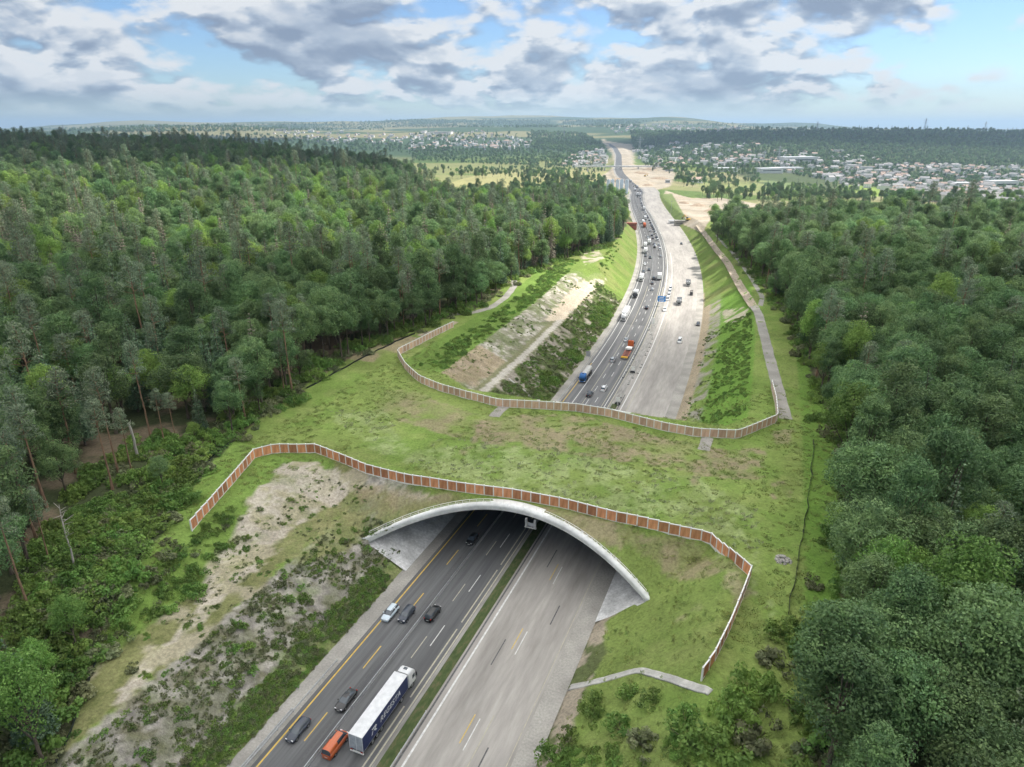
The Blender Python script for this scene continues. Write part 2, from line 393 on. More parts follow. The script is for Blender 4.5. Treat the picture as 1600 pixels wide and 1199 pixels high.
M['dirt_road'] = noise_mat('dirt_road', (.27, .22, .16), (.44, .38, .30), 1.3, .95, 7, coord='UV', stretch=(1, .2, 1), big=(.2, .15))
M['paint_white'] = noise_mat('paint_white', (.42, .42, .41), (.66, .66, .64), 1.5, .7, 6)
M['paint_yellow'] = noise_mat('paint_yellow', (.45, .31, .06), (.62, .44, .10), 1.5, .7, 6)
M['paint_worn'] = noise_mat('paint_worn', (.30, .29, .25), (.44, .41, .30), 1.5, .8, 6)
M['tar'] = noise_mat('tar', (.06, .06, .06), (.13, .13, .13), 2, .8)
M['concrete'] = noise_mat('concrete', (.66, .66, .645), (.82, .82, .80), .9, .8, 9, big=(.2, .14), spec=.25)
M['wall_concrete'] = noise_mat('wall_concrete', (.40, .40, .395), (.62, .62, .61), 1.8, .85, 9, big=(.25, .22), bump=.25)
M['gutter_pale'] = noise_mat('gutter_pale', (.33, .325, .30), (.47, .46, .43), 1.5, .9, 8, coord='UV', big=(.3, .2))
M['soffit'] = noise_mat('soffit', (.09, .09, .09), (.14, .14, .135), .6, .9, 6)  # concrete colour lowered to deepen the shade inside the tunnel
M['wood'] = noise_mat('wood', (.42, .17, .08), (.66, .32, .165), 7, .8, 5, stretch=(1, 1, .06), rnd=.34)
M['wood_pale'] = noise_mat('wood_pale', (.48, .30, .20), (.66, .46, .33), 7, .8, 5, stretch=(1, 1, .06), rnd=.22)
M['galv'] = noise_mat('galv', (.70, .69, .66), (.80, .79, .77), 3, .55, spec=.4)
M['steel'] = noise_mat('steel', (.36, .37, .38), (.52, .53, .54), 3, .45, metallic=.6)
M['dark_steel'] = plain('dark_steel', (.05, .052, .055), .6)
M['paint'] = plain('car_paint', (.5, .5, .5), .32, coat=.6, objcol=True)
M['matte_paint'] = plain('matte_paint', (.5, .5, .5), .55, objcol=True)
M['glass'] = plain('car_glass', (.06, .075, .09), .05, spec=.8)
M['tyre'] = plain('tyre', (.018, .018, .018), .85)
M['rim'] = plain('rim', (.38, .39, .40), .35, .7)
M['lamp_white'] = plain('lamp_white', (.75, .76, .78), .15)
M['lamp_red'] = plain('lamp_red', (.35, .02, .015), .25)
M['plate'] = plain('plate', (.75, .75, .72), .5)
M['black'] = plain('black_plastic', (.02, .02, .022), .6)
M['truck_white'] = noise_mat('truck_white', (.54, .55, .56), (.66, .67, .68), 1.2, .4, big=(.5, .06))
M['truck_navy'] = noise_mat('truck_navy', (.012, .022, .085), (.02, .034, .115), 1.5, .45)
M['truck_rear'] = noise_mat('truck_rear', (.30, .33, .37), (.46, .49, .52), 1.5, .5)
M['orange'] = noise_mat('orange', (.40, .085, .022), (.52, .12, .03), 2, .5)
M['blue'] = noise_mat('blue', (.02, .09, .26), (.03, .13, .34), 2, .4)
M['sign_blue'] = plain('sign_blue', (.02, .20, .55), .4)
M['sign_grey'] = plain('sign_grey', (.30, .31, .32), .5)
M['bark'] = noise_mat('bark', (.07, .055, .042), (.14, .115, .09), 3, .95, stretch=(1, 1, .2))
M['pine_bark'] = noise_mat('pine_bark', (.16, .10, .065), (.30, .19, .125), 2, .95, stretch=(1, 1, .25))
M['dead_wood'] = noise_mat('dead_wood', (.30, .28, .25), (.46, .43, .39), 2, .9, stretch=(1, 1, .2))
M['leaf'] = leaf_mat('leaf', (.092, .165, .072), (.190, .295, .112))
M['leaf_bright'] = leaf_mat('leaf_bright', (.14, .25, .06), (.25, .375, .09))
M['leaf_pine'] = leaf_mat('leaf_pine', (.125, .175, .11), (.21, .265, .155), .015, .2, .12)
M['leaf_spruce'] = leaf_mat('leaf_spruce', (.075, .135, .078), (.145, .215, .112), .015, .25, .1)
M['leaf_dry'] = leaf_mat('leaf_dry', (.19, .16, .125), (.30, .265, .205), .015, .2, .1)
M['leaf_shrub'] = leaf_mat('leaf_shrub', (.12, .215, .05), (.225, .34, .08))
M['leaf_dull'] = leaf_mat('leaf_dull', (.145, .175, .085), (.25, .27, .14), .02, .3)
M['grass_blade'] = leaf_mat('grass_blade', (.19, .25, .07), (.29, .35, .12), .03, .3)
M['flower'] = leaf_mat('flower', (.33, .37, .20), (.50, .52, .36), .02, .2)
M['net'] = plain('dark_net', (.012, .02, .016), .8)
M['stone'] = noise_mat('stone', (.26, .25, .23), (.42, .40, .37), 2, .9, rnd=.2)
M['house_wall'] = noise_mat('house_wall', (.74, .72, .69), (.86, .84, .81), .3, .8, rnd=.12)
M['roof_red'] = noise_mat('roof_red', (.36, .25, .20), (.50, .37, .30), .4, .85, rnd=.2)
M['roof_grey'] = noise_mat('roof_grey', (.28, .27, .265), (.42, .41, .40), .4, .85, rnd=.2)
M['house_glass'] = plain('house_glass', (.03, .04, .05), .15)
M['silo'] = noise_mat('silo', (.42, .52, .60), (.56, .64, .70), .3, .5)
M['red_paint'] = plain('red_paint', (.28, .09, .06), .6)
M['net_grey'] = plain('pylon_steel', (.42, .44, .46), .6)
def text_mesh(txt, size, shear=.22, depth=.004):
    cu = bpy.data.curves.new('lettering', 'FONT'); cu.body = txt; cu.size = size; cu.shear = shear; cu.align_x = 'CENTER'; cu.align_y = 'CENTER'; cu.extrude = depth; cu.offset = .022; cu.space_character = 1.1
    ob = bpy.data.objects.new('lettering', cu); COL.objects.link(ob); dg = bpy.context.evaluated_depsgraph_get(); me = bpy.data.meshes.new_from_object(ob.evaluated_get(dg)); bpy.data.objects.remove(ob); bpy.data.curves.remove(cu); me.materials.clear(); return me
LETTERS = text_mesh('REGESTA', 1.42); LETTERS.materials.append(M['truck_white'])
# ------------------------------------------------------------------ ground: one sheet to the horizon, the bridge's cover split off it
def grow(start, end, d0, g):
    r = [start]; d = d0; sgn = 1 if end > start else -1
    while (r[-1] - end) * sgn < 0: r.append(r[-1] + sgn * d); d *= g
    return r[1:]
gx = np.array(sorted(grow(-112, -30000, .9, 1.08)) + list(np.arange(-112, 226, .9)) + grow(225.5, 30000, .9, 1.08))
_g = sorted(grow(48, -600, 1, 1.2)) + list(np.arange(48, 332, .8)); gy = np.array(_g + grow(_g[-1], 40000, .9, 1.014))
GXX, GYY = np.meshgrid(gx, gy)
gz, gs, gl, gabove = surf(GXX.ravel(), GYY.ravel(), True)
X, Y = GXX.ravel(), GYY.ravel()

def C3(*c): return np.array(c, float)
def paint_ground():
    n = len(X); al = np.abs(gl)
    col = np.tile(C3(.165, .220, .060), (n, 1))
    def lay(w, c):
        nonlocal col
        w = np.clip(w, 0, 1)[:, None]; col = col * (1 - w) + np.asarray(c, float) * w
    n1 = fbm(X / 14, Y / 14, 41, 4); n2 = fbm(X / 4, Y / 4, 43, 4); n3 = fbm(X / 1.6, Y / 1.6, 47, 3); n4 = fbm(X / 45, Y / 45, 49, 3)
    lay(smooth(.45, .62, n1) * .6, (.125, .205, .042)); lay(smooth(.52, .7, n2) * .45, (.215, .25, .085))
    near = Y < 420
    def poly(px, soft=None):
        h = hits(px); return inpoly(X + (n2 - .5) * 5, Y + (n1 - .5) * 5, h[:, :2])
    # right side: lush strip towards the wood
    lay(((gl > 58) & (gl < 80) & near) * .7, (.105, .205, .034))
    # meadow on the bridge: pale flower drifts
    deck = (gs > 12) & (gs < 72) & (al < 62)
    drift = poly([(640, 700), (760, 690), (900, 700), (1010, 740), (1090, 745), (1180, 800), (1200, 960), (1150, 900), (1100, 830), (900, 780), (700, 745), (560, 690), (520, 650), (600, 640)])
    lay(drift * smooth(.40, .66, n2) * .6, (.23, .28, .12)); lay(drift * smooth(.55, .75, n3) * .4, (.30, .34, .18))
    for pp, w in (([(575, 615), (640, 610), (760, 655), (740, 690), (650, 665), (590, 645)], .72), ([(745, 668), (790, 650), (900, 645), (985, 668), (1060, 690), (1130, 700), (1195, 698), (1190, 748), (1100, 742), (1000, 722), (880, 708), (760, 692)], .85),
                  ([(1205, 755), (1232, 752), (1236, 778), (1210, 780)], .9), ([(1205, 672), (1240, 668), (1240, 695), (1210, 695)], .7), ([(712, 708), (775, 640), (790, 645), (722, 710)], .8), ([(1080, 757), (1098, 700), (1110, 700), (1092, 760)], .7)):
        pm_ = poly(pp) * (1.0 if w > .88 else (.35 + .65 * smooth(.40, .54, n1 * .6 + n2 * .4))); lay(pm_ * w * smooth(.3, .52, n2), (.255, .205, .14)); lay(pm_ * smooth(.5, .64, n3) * .5, (.15, .18, .06))
    # near left cut
    lsl = (gl < -22.3) & (gs < 14)
    rock = lsl & (gl > -38.5) & (gl < -25)
    n5 = fbm(X / .9, Y / .9, 53, 2); lay(rock * (.55 + .45 * smooth(.35, .55, n2)), (.265, .245, .222)); gul = fbm(gs / 1.1, gl / 9, 57, 3); lay(rock * smooth(.5, .64, gul) * .75, (.19, .175, .155)); lay(rock * smooth(.5, .62, n5) * .7, (.40, .375, .33)); lay(rock * smooth(.56, .66, n3) * .8, (.13, .125, .075)); lay(rock * smooth(.54, .66, n2) * .55, (.10, .115, .05))
    lay((lsl & (gl > -26.5 + (n2 - .5) * 5)) * .75, (.12, .165, .055)); lay((lsl & (gl > -26.5)) * smooth(.5, .6, n3) * .6, (.20, .20, .10))
    mid = lsl & (gl <= -38.5 + (n2 - .5) * 4) & (gl > -49); lay(mid * .85, (.185, .18, .085)); lay(mid * smooth(.45, .6, n3) * .7, (.11, .125, .045)); lay(mid * smooth(.55, .65, n2) * .7, (.36, .32, .245))
    lay((lsl & (gl < -48)) * .7, (.13, .215, .045))
    sand = poly([(436, 722), (500, 720), (560, 745), (640, 765), (700, 778), (640, 790), (560, 775), (500, 790), (430, 850), (400, 890), (355, 930), (305, 985), (255, 1030), (205, 1090), (180, 1115), (180, 1085), (250, 1015), (305, 960), (325, 880), (380, 800), (420, 745)])
    lay(sand * (.72 + .28 * smooth(.3, .5, n2)), (.40, .36, .295)); lay(sand * smooth(.56, .64, n2) * .7, (.30, .28, .17)); lay(sand * smooth(.6, .68, n3) * .6, (.15, .17, .06))
    turf = poly([(545, 765), (600, 765), (680, 783), (650, 805), (590, 835), (565, 850), (520, 862), (452, 880), (448, 840), (480, 805)]); lay(turf * (.55 + .4 * smooth(.35, .55, n2)), (.17, .19, .075)); lay(turf * smooth(.5, .62, n3) * .6, (.23, .215, .11))
    band = poly([(560, 752), (700, 775), (900, 800), (1010, 835), (1080, 850), (1150, 890), (1100, 905), (1020, 880), (930, 840), (860, 805), (800, 787), (720, 787), (640, 800), (570, 790)])
    lay(band * (.35 + .5 * smooth(.4, .6, n2)), (.255, .215, .135)); lay(band * smooth(.52, .64, n3) * .6, (.14, .145, .055))
    lay(poly([(1150, 880), (1190, 925), (1120, 960), (1060, 1000), (1040, 985), (1110, 930)]) * smooth(.48, .6, n2) * .6, (.30, .26, .17))
    # right toe strips
    toe = (gl > 20) & (gl < 25.5 + (n2 - .5) * 4)
    lay(toe & (gs < 8), (.30, .26, .20)); lay(toe & (gs < 8) & (n2 > .5), (.10, .12, .05))
    # beyond the bridge, left
    bl = (gl < -22.3) & (gs > 80) & (gs < 262)
    lay((bl & (gl > -37.5)) * .9, (.070, .088, .034)); lay((bl & (gl > -37.5)) * smooth(.5, .62, n2), (.26, .235, .195))
    lay((bl & (gl < -42) & (gl > -53.5)) * (.5 + .5 * smooth(.33, .5, n2)), (.27, .245, .20)); lay((bl & (gl < -42) & (gl > -54)) * smooth(.5, .58, n3), (.40, .375, .325)); gul = fbm(gs / 1.1, gl / 9, 57, 3); lay((bl & (gl < -42) & (gl > -54)) * smooth(.52, .64, gul) * .6, (.19, .175, .14))
    lay((bl & (gl < -42) & (gl > -54)) * smooth(.48, .62, n2) * .75, (.12, .15, .055))
    lay((bl & (gl < -42) & (gs < 112)) * smooth(.4, .5, n1) * .8, (.30, .24, .16))
    lay(bl & (gl <= -53) & (gl > -70), (.12, .19, .042))
    lay((bl & (gl <= -37.3) & (gl >= -42.2)) * .9, (.17, .165, .10)); lay((bl & (gl <= -37.8 + (n2 - .5)) & (gl >= -40.2 + (n2 - .5))) * .95, (.40, .375, .33))
    lay(poly([(905, 440), (940, 425), (930, 455), (880, 500), (850, 500)]) * .9, (.44, .375, .29))
    # beyond the bridge, right
    br = (gl > 20.5) & (gs > 80) & (gs < 290)
    lay((br & (gl < 25.5)) * .95, (.31, .255, .185)); lay((br & (gl >= 25) & (gl < 31)) * smooth(.4, .55, n2), (.26, .245, .20)); lay((br & (gl >= 30) & (gl < 44)) * .85, (.12, .225, .038))
    # sunny cut slopes farther on
    far = (gs > 255) & (gs < 860) & (al > 22.3) & (al < 62)
    lay(far * .85, (.125, .185, .042)); lay(far * smooth(.5, .66, n1) * .6, (.19, .20, .075))
    for pp in ([(905, 395), (935, 390), (945, 405), (915, 415)], [(925, 440), (950, 435), (940, 460), (915, 470)], [(1130, 485), (1170, 478), (1165, 500), (1135, 505)]):
        lay(poly(pp) * smooth(.4, .55, n2) * .9, (.38, .34, .27))
    # farther country: fields, building site, woods
    fy = smooth(560, 760, Y)
    cell = np.floor(X / 170 + (n4 - .5) * .8) * 7 + np.floor(Y / 120 + X / 900) * 13
    pick = (np.sin(cell * 12.9898) * 43758.5453) % 1.0
    fcol = np.select([pick[:, None] < .25, pick[:, None] < .5, pick[:, None] < .7, pick[:, None] < .86], [C3(.22, .22, .10), C3(.13, .17, .05), C3(.10, .15, .045), C3(.27, .245, .135)], C3(.075, .12, .035))
    lay(fy * .9 * (1 - smooth(2200, 2600, Y)), fcol)
    hill = smooth(2100, 2500, Y)
    lay(hill, (.05, .085, .042)); lay(hill * smooth(.5, .56, fbm(X / 700, Y / 300, 77, 3)) * (Y > 3300), (.20, .19, .10))
    lay(((X > 500) & (Y > 1250) & (Y < 2300)) * .8, (.07, .09, .045))
    def wpoly(px):
        h = hits(px); return inpoly(X, Y, h[:, :2])
    for pp, c in (([(705, 285), (760, 270), (880, 262), (950, 268), (945, 282), (850, 292), (820, 303), (720, 302)], (.30, .285, .13)), ([(1200, 283), (1265, 290), (1262, 300), (1195, 297)], (.17, .22, .09)), ([(1325, 288), (1385, 292), (1430, 309), (1330, 304)], (.21, .29, .06)),
                  ([(1090, 285), (1190, 282), (1190, 302), (1100, 305)], (.23, .25, .10)), ([(1180, 312), (1600, 328), (1600, 338), (1330, 322), (1180, 322)], (.27, .26, .14)), ([(640, 255), (860, 252), (950, 262), (760, 270), (650, 270)], (.20, .21, .085))):
        lay(wpoly(pp) * .95, c)
    site = wpoly([(940, 275), (962, 256), (1030, 258), (1058, 272), (1046, 292), (1022, 300), (985, 301), (958, 296), (944, 284)]) | wpoly([(1040, 298), (1080, 310), (1130, 310), (1200, 322), (1180, 330), (1120, 335), (1098, 365), (1066, 350), (1058, 325), (1036, 305)]) | wpoly([(940, 218), (990, 226), (990, 258), (962, 258), (955, 238)]) | wpoly([(940, 300), (975, 298), (985, 308), (968, 320), (942, 316)])
    lay(site * .95, (.37, .31, .235)); lay(site * smooth(.42, .6, fbm(X / 22, Y / 22, 88, 4)) * .6, (.30, .265, .21)); lay(site * smooth(.52, .62, fbm(X / 30, Y / 12, 89, 3)) * .5, (.46, .41, .34))
    lay(wpoly([(1028, 305), (1050, 303), (1072, 345), (1058, 352)]) * .9, (.12, .17, .05))
    lay(wpoly([(868, 312), (940, 310), (940, 319), (880, 322)]) * .9, (.30, .20, .135))
    # woodland floor
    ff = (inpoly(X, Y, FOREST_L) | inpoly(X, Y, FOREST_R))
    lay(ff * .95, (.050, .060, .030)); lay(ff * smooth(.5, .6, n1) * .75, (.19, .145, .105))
    col = np.clip(col * (1 + (n3 - .5)[:, None] * .25), .01, .9)
    return col
LEDGE = [(60, 1230), (95, 1199), (150, 1005), (240, 850), (330, 725), (400, 660), (480, 600), (560, 552), (640, 520), (680, 503), (755, 478), (795, 440), (830, 428), (890, 402), (940, 388), (968, 372), (985, 345)]
REDGE = [(1250, 1290), (1262, 1199), (1275, 1120), (1312, 960), (1322, 800), (1312, 690), (1275, 600), (1232, 500), (1190, 445), (1140, 390), (1110, 352)]
FOREST_L = [tuple(p[:2]) for p in hits(LEDGE)] + [(128, 700), (70, 790), (0, 700), (-60, 690), (-125, 830), (-190, 1050), (-380, 1250), (-1200, 1250), (-1200, -40), (-120, -40)]
FOREST_R = [tuple(p[:2]) for p in hits(REDGE)] + [(172, 565), (300, 550), (450, 520), (650, 505), (900, 490), (1100, 470), (1100, -30), (70, -30)]
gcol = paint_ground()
def ground_material():
    m, nt, b = new_mat('ground_cover'); L = nt.links.new
    at = nn(nt, 'ShaderNodeAttribute'); at.attribute_name = 'cover'
    tc = nn(nt, 'ShaderNodeTexCoord')
    n = nn(nt, 'ShaderNodeTexNoise'); n.inputs['Scale'].default_value = 1.7; n.inputs['Detail'].default_value = 9; n.inputs['Roughness'].default_value = .7; L(tc.outputs['Object'], n.inputs['Vector'])
    n2 = nn(nt, 'ShaderNodeTexNoise'); n2.inputs['Scale'].default_value = .09; n2.inputs['Detail'].default_value = 6; L(tc.outputs['Object'], n2.inputs['Vector'])
    a = nn(nt, 'ShaderNodeMapRange'); L(n.outputs[0], a.inputs[0]); a.inputs[1].default_value = .3; a.inputs[2].default_value = .7; a.inputs[3].default_value = .62; a.inputs[4].default_value = 1.4
    c = nn(nt, 'ShaderNodeMapRange'); L(n2.outputs[0], c.inputs[0]); c.inputs[1].default_value = .3; c.inputs[2].default_value = .7; c.inputs[3].default_value = .85; c.inputs[4].default_value = 1.15
    mu = nn(nt, 'ShaderNodeMath', operation='MULTIPLY'); L(a.outputs[0], mu.inputs[0]); L(c.outputs[0], mu.inputs[1])
    v = nn(nt, 'ShaderNodeVectorMath', operation='SCALE'); L(at.outputs['Color'], v.inputs[0]); L(mu.outputs[0], v.inputs['Scale'])
    L(v.outputs[0], b.inputs['Base Color']); b.inputs['Roughness'].default_value = .95; b.inputs['Specular IOR Level'].default_value = .1
    bp = nn(nt, 'ShaderNodeBump'); bp.inputs['Strength'].default_value = .5; bp.inputs['Distance'].default_value = .25; L(n.outputs[0], bp.inputs['Height']); L(bp.outputs[0], b.inputs['Normal'])
    return m
M['ground'] = ground_material()
def make_ground():
    nx, ny = len(gx), len(gy)
    i = (np.arange(ny - 1)[:, None] * nx + np.arange(nx - 1)[None, :]).ravel()
    q = np.stack([i, i + 1, i + nx + 1, i + nx], -1)
    ab = gabove[q]; alq = np.abs(gl[q])
    mixed = ab.any(1) & ~ab.all(1) & (alq.min(1) < HALF + .6) & ((gz[q].max(1) - gz[q].min(1)) > 1.6)
    # nothing of the sheet runs through the tunnel mouth
    lowin = (~ab.any(1)) & (alq.max(1) < HALF) & (gs[q].min(1) > front_s(gl[q]).min(1) + 1) & (gs[q].max(1) < 70)
    keep = ~(mixed | lowin)
    cover = keep & ab.all(1) & (alq.max(1) < HALF + .6)
    P = np.stack([X, Y, gz], -1)
    def obj(name, sel, parent=None):
        f = q[sel]; u, inv = np.unique(f, return_inverse=True)
        me = mesh_np(name, P[u], inv.reshape(-1, 4), [M['ground']], smoothf=True)
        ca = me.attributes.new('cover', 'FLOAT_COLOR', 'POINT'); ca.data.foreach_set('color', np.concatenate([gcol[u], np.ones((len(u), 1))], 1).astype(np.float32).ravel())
        return link(name, me, parent)
    g = obj('ground', keep & ~cover); tag(g, 'rolling grassy land with cut slopes, fields and hills', kind='structure')
    return lambda parent: obj('grass_cover', cover, parent)
cover_fn = make_ground()

# ------------------------------------------------------------------ road sheets along the axis
def strip(name, q0, q1, s0, s1, mat, z=0.0, ds=4.0, nq=2, kind='structure', label=None, parent=None):
    n = max(2, int((s1 - s0) / ds) + 1); ss = np.linspace(s0, s1, n); qs = np.linspace(q0, q1, nq)
    v = []; uv = []
    for a in qs:
        x, y, h = road(ss, a - QL); v.append(np.stack([x, y, road_z(y) + z], -1)); uv.append(np.stack([np.full(n, a), ss], -1))
    v = np.stack(v, 1).reshape(-1, 3); uv = np.stack(uv, 1).reshape(-1, 2)
    i = (np.arange(n - 1)[:, None] * nq + np.arange(nq - 1)[None, :]).ravel()
    f = np.stack([i, i + 1, i + nq + 1, i + nq], -1)
    o = link(name, mesh_np(name, v, f, [mat], uv=uv), parent)
    if kind: o['kind'] = kind
    if label: o['label'] = label
    return o
S0 = -110.0
left_cw = strip('carriageway', -0.9, 16.35, S0, 88, M['asphalt'], 0, label='dark asphalt carriageway carrying four narrow traffic lanes')
strip('carriageway', -0.9, 16.35, 88, 212, M['asphalt_pale'], 0, label='paler asphalt stretch just beyond the green bridge')
strip('carriageway', -0.9, 16.35, 212, 3000, M['asphalt'], 0, 8, label='distant asphalt carriageway filled with queueing traffic')
right_cw = strip('carriageway', 19.0, 36.1, S0, 1000, M['road_concrete'], 0, 6, label='closed pale concrete carriageway under construction')
strip('median_verge', 17.0, 19.0, S0, 110, M['verge'], .05, label='narrow green verge between the carriageways')
strip('median_verge', 16.35, 19.0, 110.1, 1000, M['gutter'], .02, 6, label='paved strip between the carriageways beyond the bridge')
strip('gutter', 16.35, 17.0, S0, 110, M['gutter'], .03, label='concrete gutter on the asphalt side of the verge')
strip('shoulder', -4.6, -0.9, S0, 3000, M['gravel'], -.02, 6, label='pale gravel shoulder beside the left yellow line')
strip('shoulder', 36.1, 39.7, S0, 1000, M['gravel'], -.02, 6, label='grey gravel shoulder beside the concrete carriageway')
def marks(name, q, s0, s1, mat, w=.18, dash=None, z=.008, label=None):
    """one painted line: continuous or dashed, one sheet"""
    segs = [(s0, s1)] if dash is None else [(a, min(a + dash[0], s1)) for a in np.arange(s0, s1, dash[0] + dash[1])]
    V = []; Fc = []
    for a, b in segs:
        n = max(2, int((b - a) / 5) + 1); ss = np.linspace(a, b, n); o = len(V)
        x0, y0_, _ = road(ss, q - w / 2 - QL); x1, y1_, _ = road(ss, q + w / 2 - QL)
        for k in range(n): V += [(x0[k], y0_[k], float(road_z(y0_[k])) + z), (x1[k], y1_[k], float(road_z(y1_[k])) + z)]
        Fc += [(o + 2 * k, o + 2 * k + 1, o + 2 * k + 3, o + 2 * k + 2) for k in range(n - 1)]
    o = link(name, mesh_np(name, V, Fc, [mat])); o['kind'] = 'structure'
    if label: o['label'] = label
    return o
ye, wh, wo = M['paint_yellow'], M['paint_white'], M['paint_worn']
marks('lane_marking', 0, S0, 150, ye, .26, label='solid yellow line along the left lane edge')
marks('lane_marking', 0.2, 150, 900, wh, .24)
marks('lane_marking', 3.8, S0, 95, ye, .2, (6, 10.5)); marks('lane_marking', 10.6, S0 + 3, 95, wo, .18, (6, 11)); marks('lane_marking', 12.4, S0 + 7, 95, wh, .18, (6, 11))
marks('lane_marking', 15.1, S0, 60, wo, .28, (18, 2)); marks('lane_marking', 16.1, S0, 300, wo, .3)
marks('lane_marking', 3.4, 90, 320, wh, .26); marks('lane_marking', 6.9, 90, 300, wo, .2); marks('lane_marking', 8.2, 92, 320, wh, .18, (5, 9)); marks('lane_marking', 10.9, 95, 320, wh, .2, (5, 9)); marks('lane_marking', 13.9, 90, 330, wo, .24); marks('lane_marking', 14.9, 90, 800, wh, .24)
marks('lane_marking', 3.8, 320, 900, wh, .2, (6, 12)); marks('lane_marking', 11.4, 320, 900, wh, .2, (6, 12))
marks('lane_marking', 20.7, S0, 420, wh, .34, z=.01); marks('lane_marking', 35.5, S0, 60, wo, .14, z=.01); marks('lane_marking', 22.8, 95, 330, wo, .2, z=.01)
marks('lane_marking', 27.0, S0 + 9, 40, ye, .16, (6, 16), z=.01); marks('lane_marking', 28.1, S0 + 8, 40, wh, .18, (6.5, 15.5), z=.01); marks('lane_marking', 30.0, S0, -28, wo, .17, z=.01); marks('lane_marking', 33.6, S0, -38, wo, .14, z=.01)
marks('tar_seam', 25.0, S0 + 30, 20, M['tar'], .22, (7, 24), z=.009); marks('tar_seam', 31.6, S0 + 34, 10, M['tar'], .26, (6, 30), z=.009)
marks('tar_seam', 5.6, S0, 80, M['tar'], .12, z=.006); marks('tar_seam', 19.55, S0, 120, M['tar'], .35, z=.012)
def path_strip(name, pts, w, mat, label, lift=.06, n=60, cat=None, kind='structure', thick=0.0):
    """a path laid over the terrain along photo pixels turned into ground points"""
    h = hits(pts)[:, :2]; d = np.concatenate([[0], np.cumsum(np.hypot(*np.diff(h, axis=0).T))])
    t = np.linspace(0, d[-1], n); px = np.interp(t, d, h[:, 0]); py = np.interp(t, d, h[:, 1])
    for _ in range(4):
        px[1:-1] = (px[:-2] + 2 * px[1:-1] + px[2:]) / 4; py[1:-1] = (py[:-2] + 2 * py[1:-1] + py[2:]) / 4
    gx_, gy_ = np.gradient(px), np.gradient(py); ln = np.hypot(gx_, gy_); nx_, ny_ = gy_ / ln, -gx_ / ln
    V = []; U = []; k = 7
    for j in range(k):
        o = (j / (k - 1) - .5); ww = w * (1 + .14 * (vnoise(t / 3, t * 0, 5 + (j > 3)) - .5))
        x, y = px + nx_ * o * ww, py + ny_ * o * ww; V.append(np.stack([x, y, surf(x, y) + lift], -1)); U.append(np.stack([np.full(n, o * w), t], -1))
    V = np.stack(V, 1); U = np.stack(U, 1); V[:, :, 2] = np.maximum(V[:, :, 2], V[:, 1:-1, 2].mean(1, keepdims=True) - .12)
    i = (np.arange(n - 1)[:, None] * k + np.arange(k - 1)[None, :]).ravel()
    o = link(name, mesh_np(name, V.reshape(-1, 3), np.stack([i, i + 1, i + k + 1, i + k], -1), [mat], uv=U.reshape(-1, 2), smoothf=True)); tag(o, label, cat, kind=kind)
    if thick:
        md = o.modifiers.new('thick', 'SOLIDIFY'); md.thickness = thick; md.offset = -1
    return o
path_strip('path', [(1228, 655), (1216, 610), (1198, 540), (1185, 490), (1178, 478)], 3.6, M['gravel'], 'grey gravel path running from the back fence along the right cut')
path_strip('path', [(1178, 480), (1160, 455), (1135, 410), (1105, 372), (1090, 352)], 3.6, M['dirt_road'], 'sandy dirt track along the top of the right cut')
path_strip('path', [(1188, 478), (1192, 465), (1172, 432), (1145, 395), (1120, 368)], 2.2, M['gravel'], 'grey wheel track beside the right-hand wood')
path_strip('path', [(676, 489), (700, 492), (735, 490), (765, 482), (790, 465), (803, 448), (803, 436)], 3.4, M['gravel'], 'pale forest path bending into the left wood')
path_strip('path', [(655, 525), (680, 518), (712, 503)], 3.0, M['dirt_road'], 'short earthen ramp behind the left end of back fence')
path_strip('drain_channel', [(888, 1077), (930, 1066), (985, 1050), (1003, 1048), (1050, 1062), (1090, 1076), (1110, 1083)], 1.35, M['gutter_pale'], 'pale concrete drain channel across the right front slope', .12, thick=.25)
path_strip('drain_channel', [(795, 592), (810, 603), (828, 617), (842, 628)], .9, M['gutter_pale'], 'thin concrete drain running down slope behind the bridge', .15, 30, thick=.25)
path_strip('path', [(772, 652), (781, 642), (790, 634)], 3.2, M['gravel'], 'small gravel patch at the middle of the back fence', .07, 12)
path_strip('path', [(1099, 704), (1103, 694), (1106, 684)], 3.0, M['gravel'], 'small gravel patch at the right part of back fence', .07, 12)

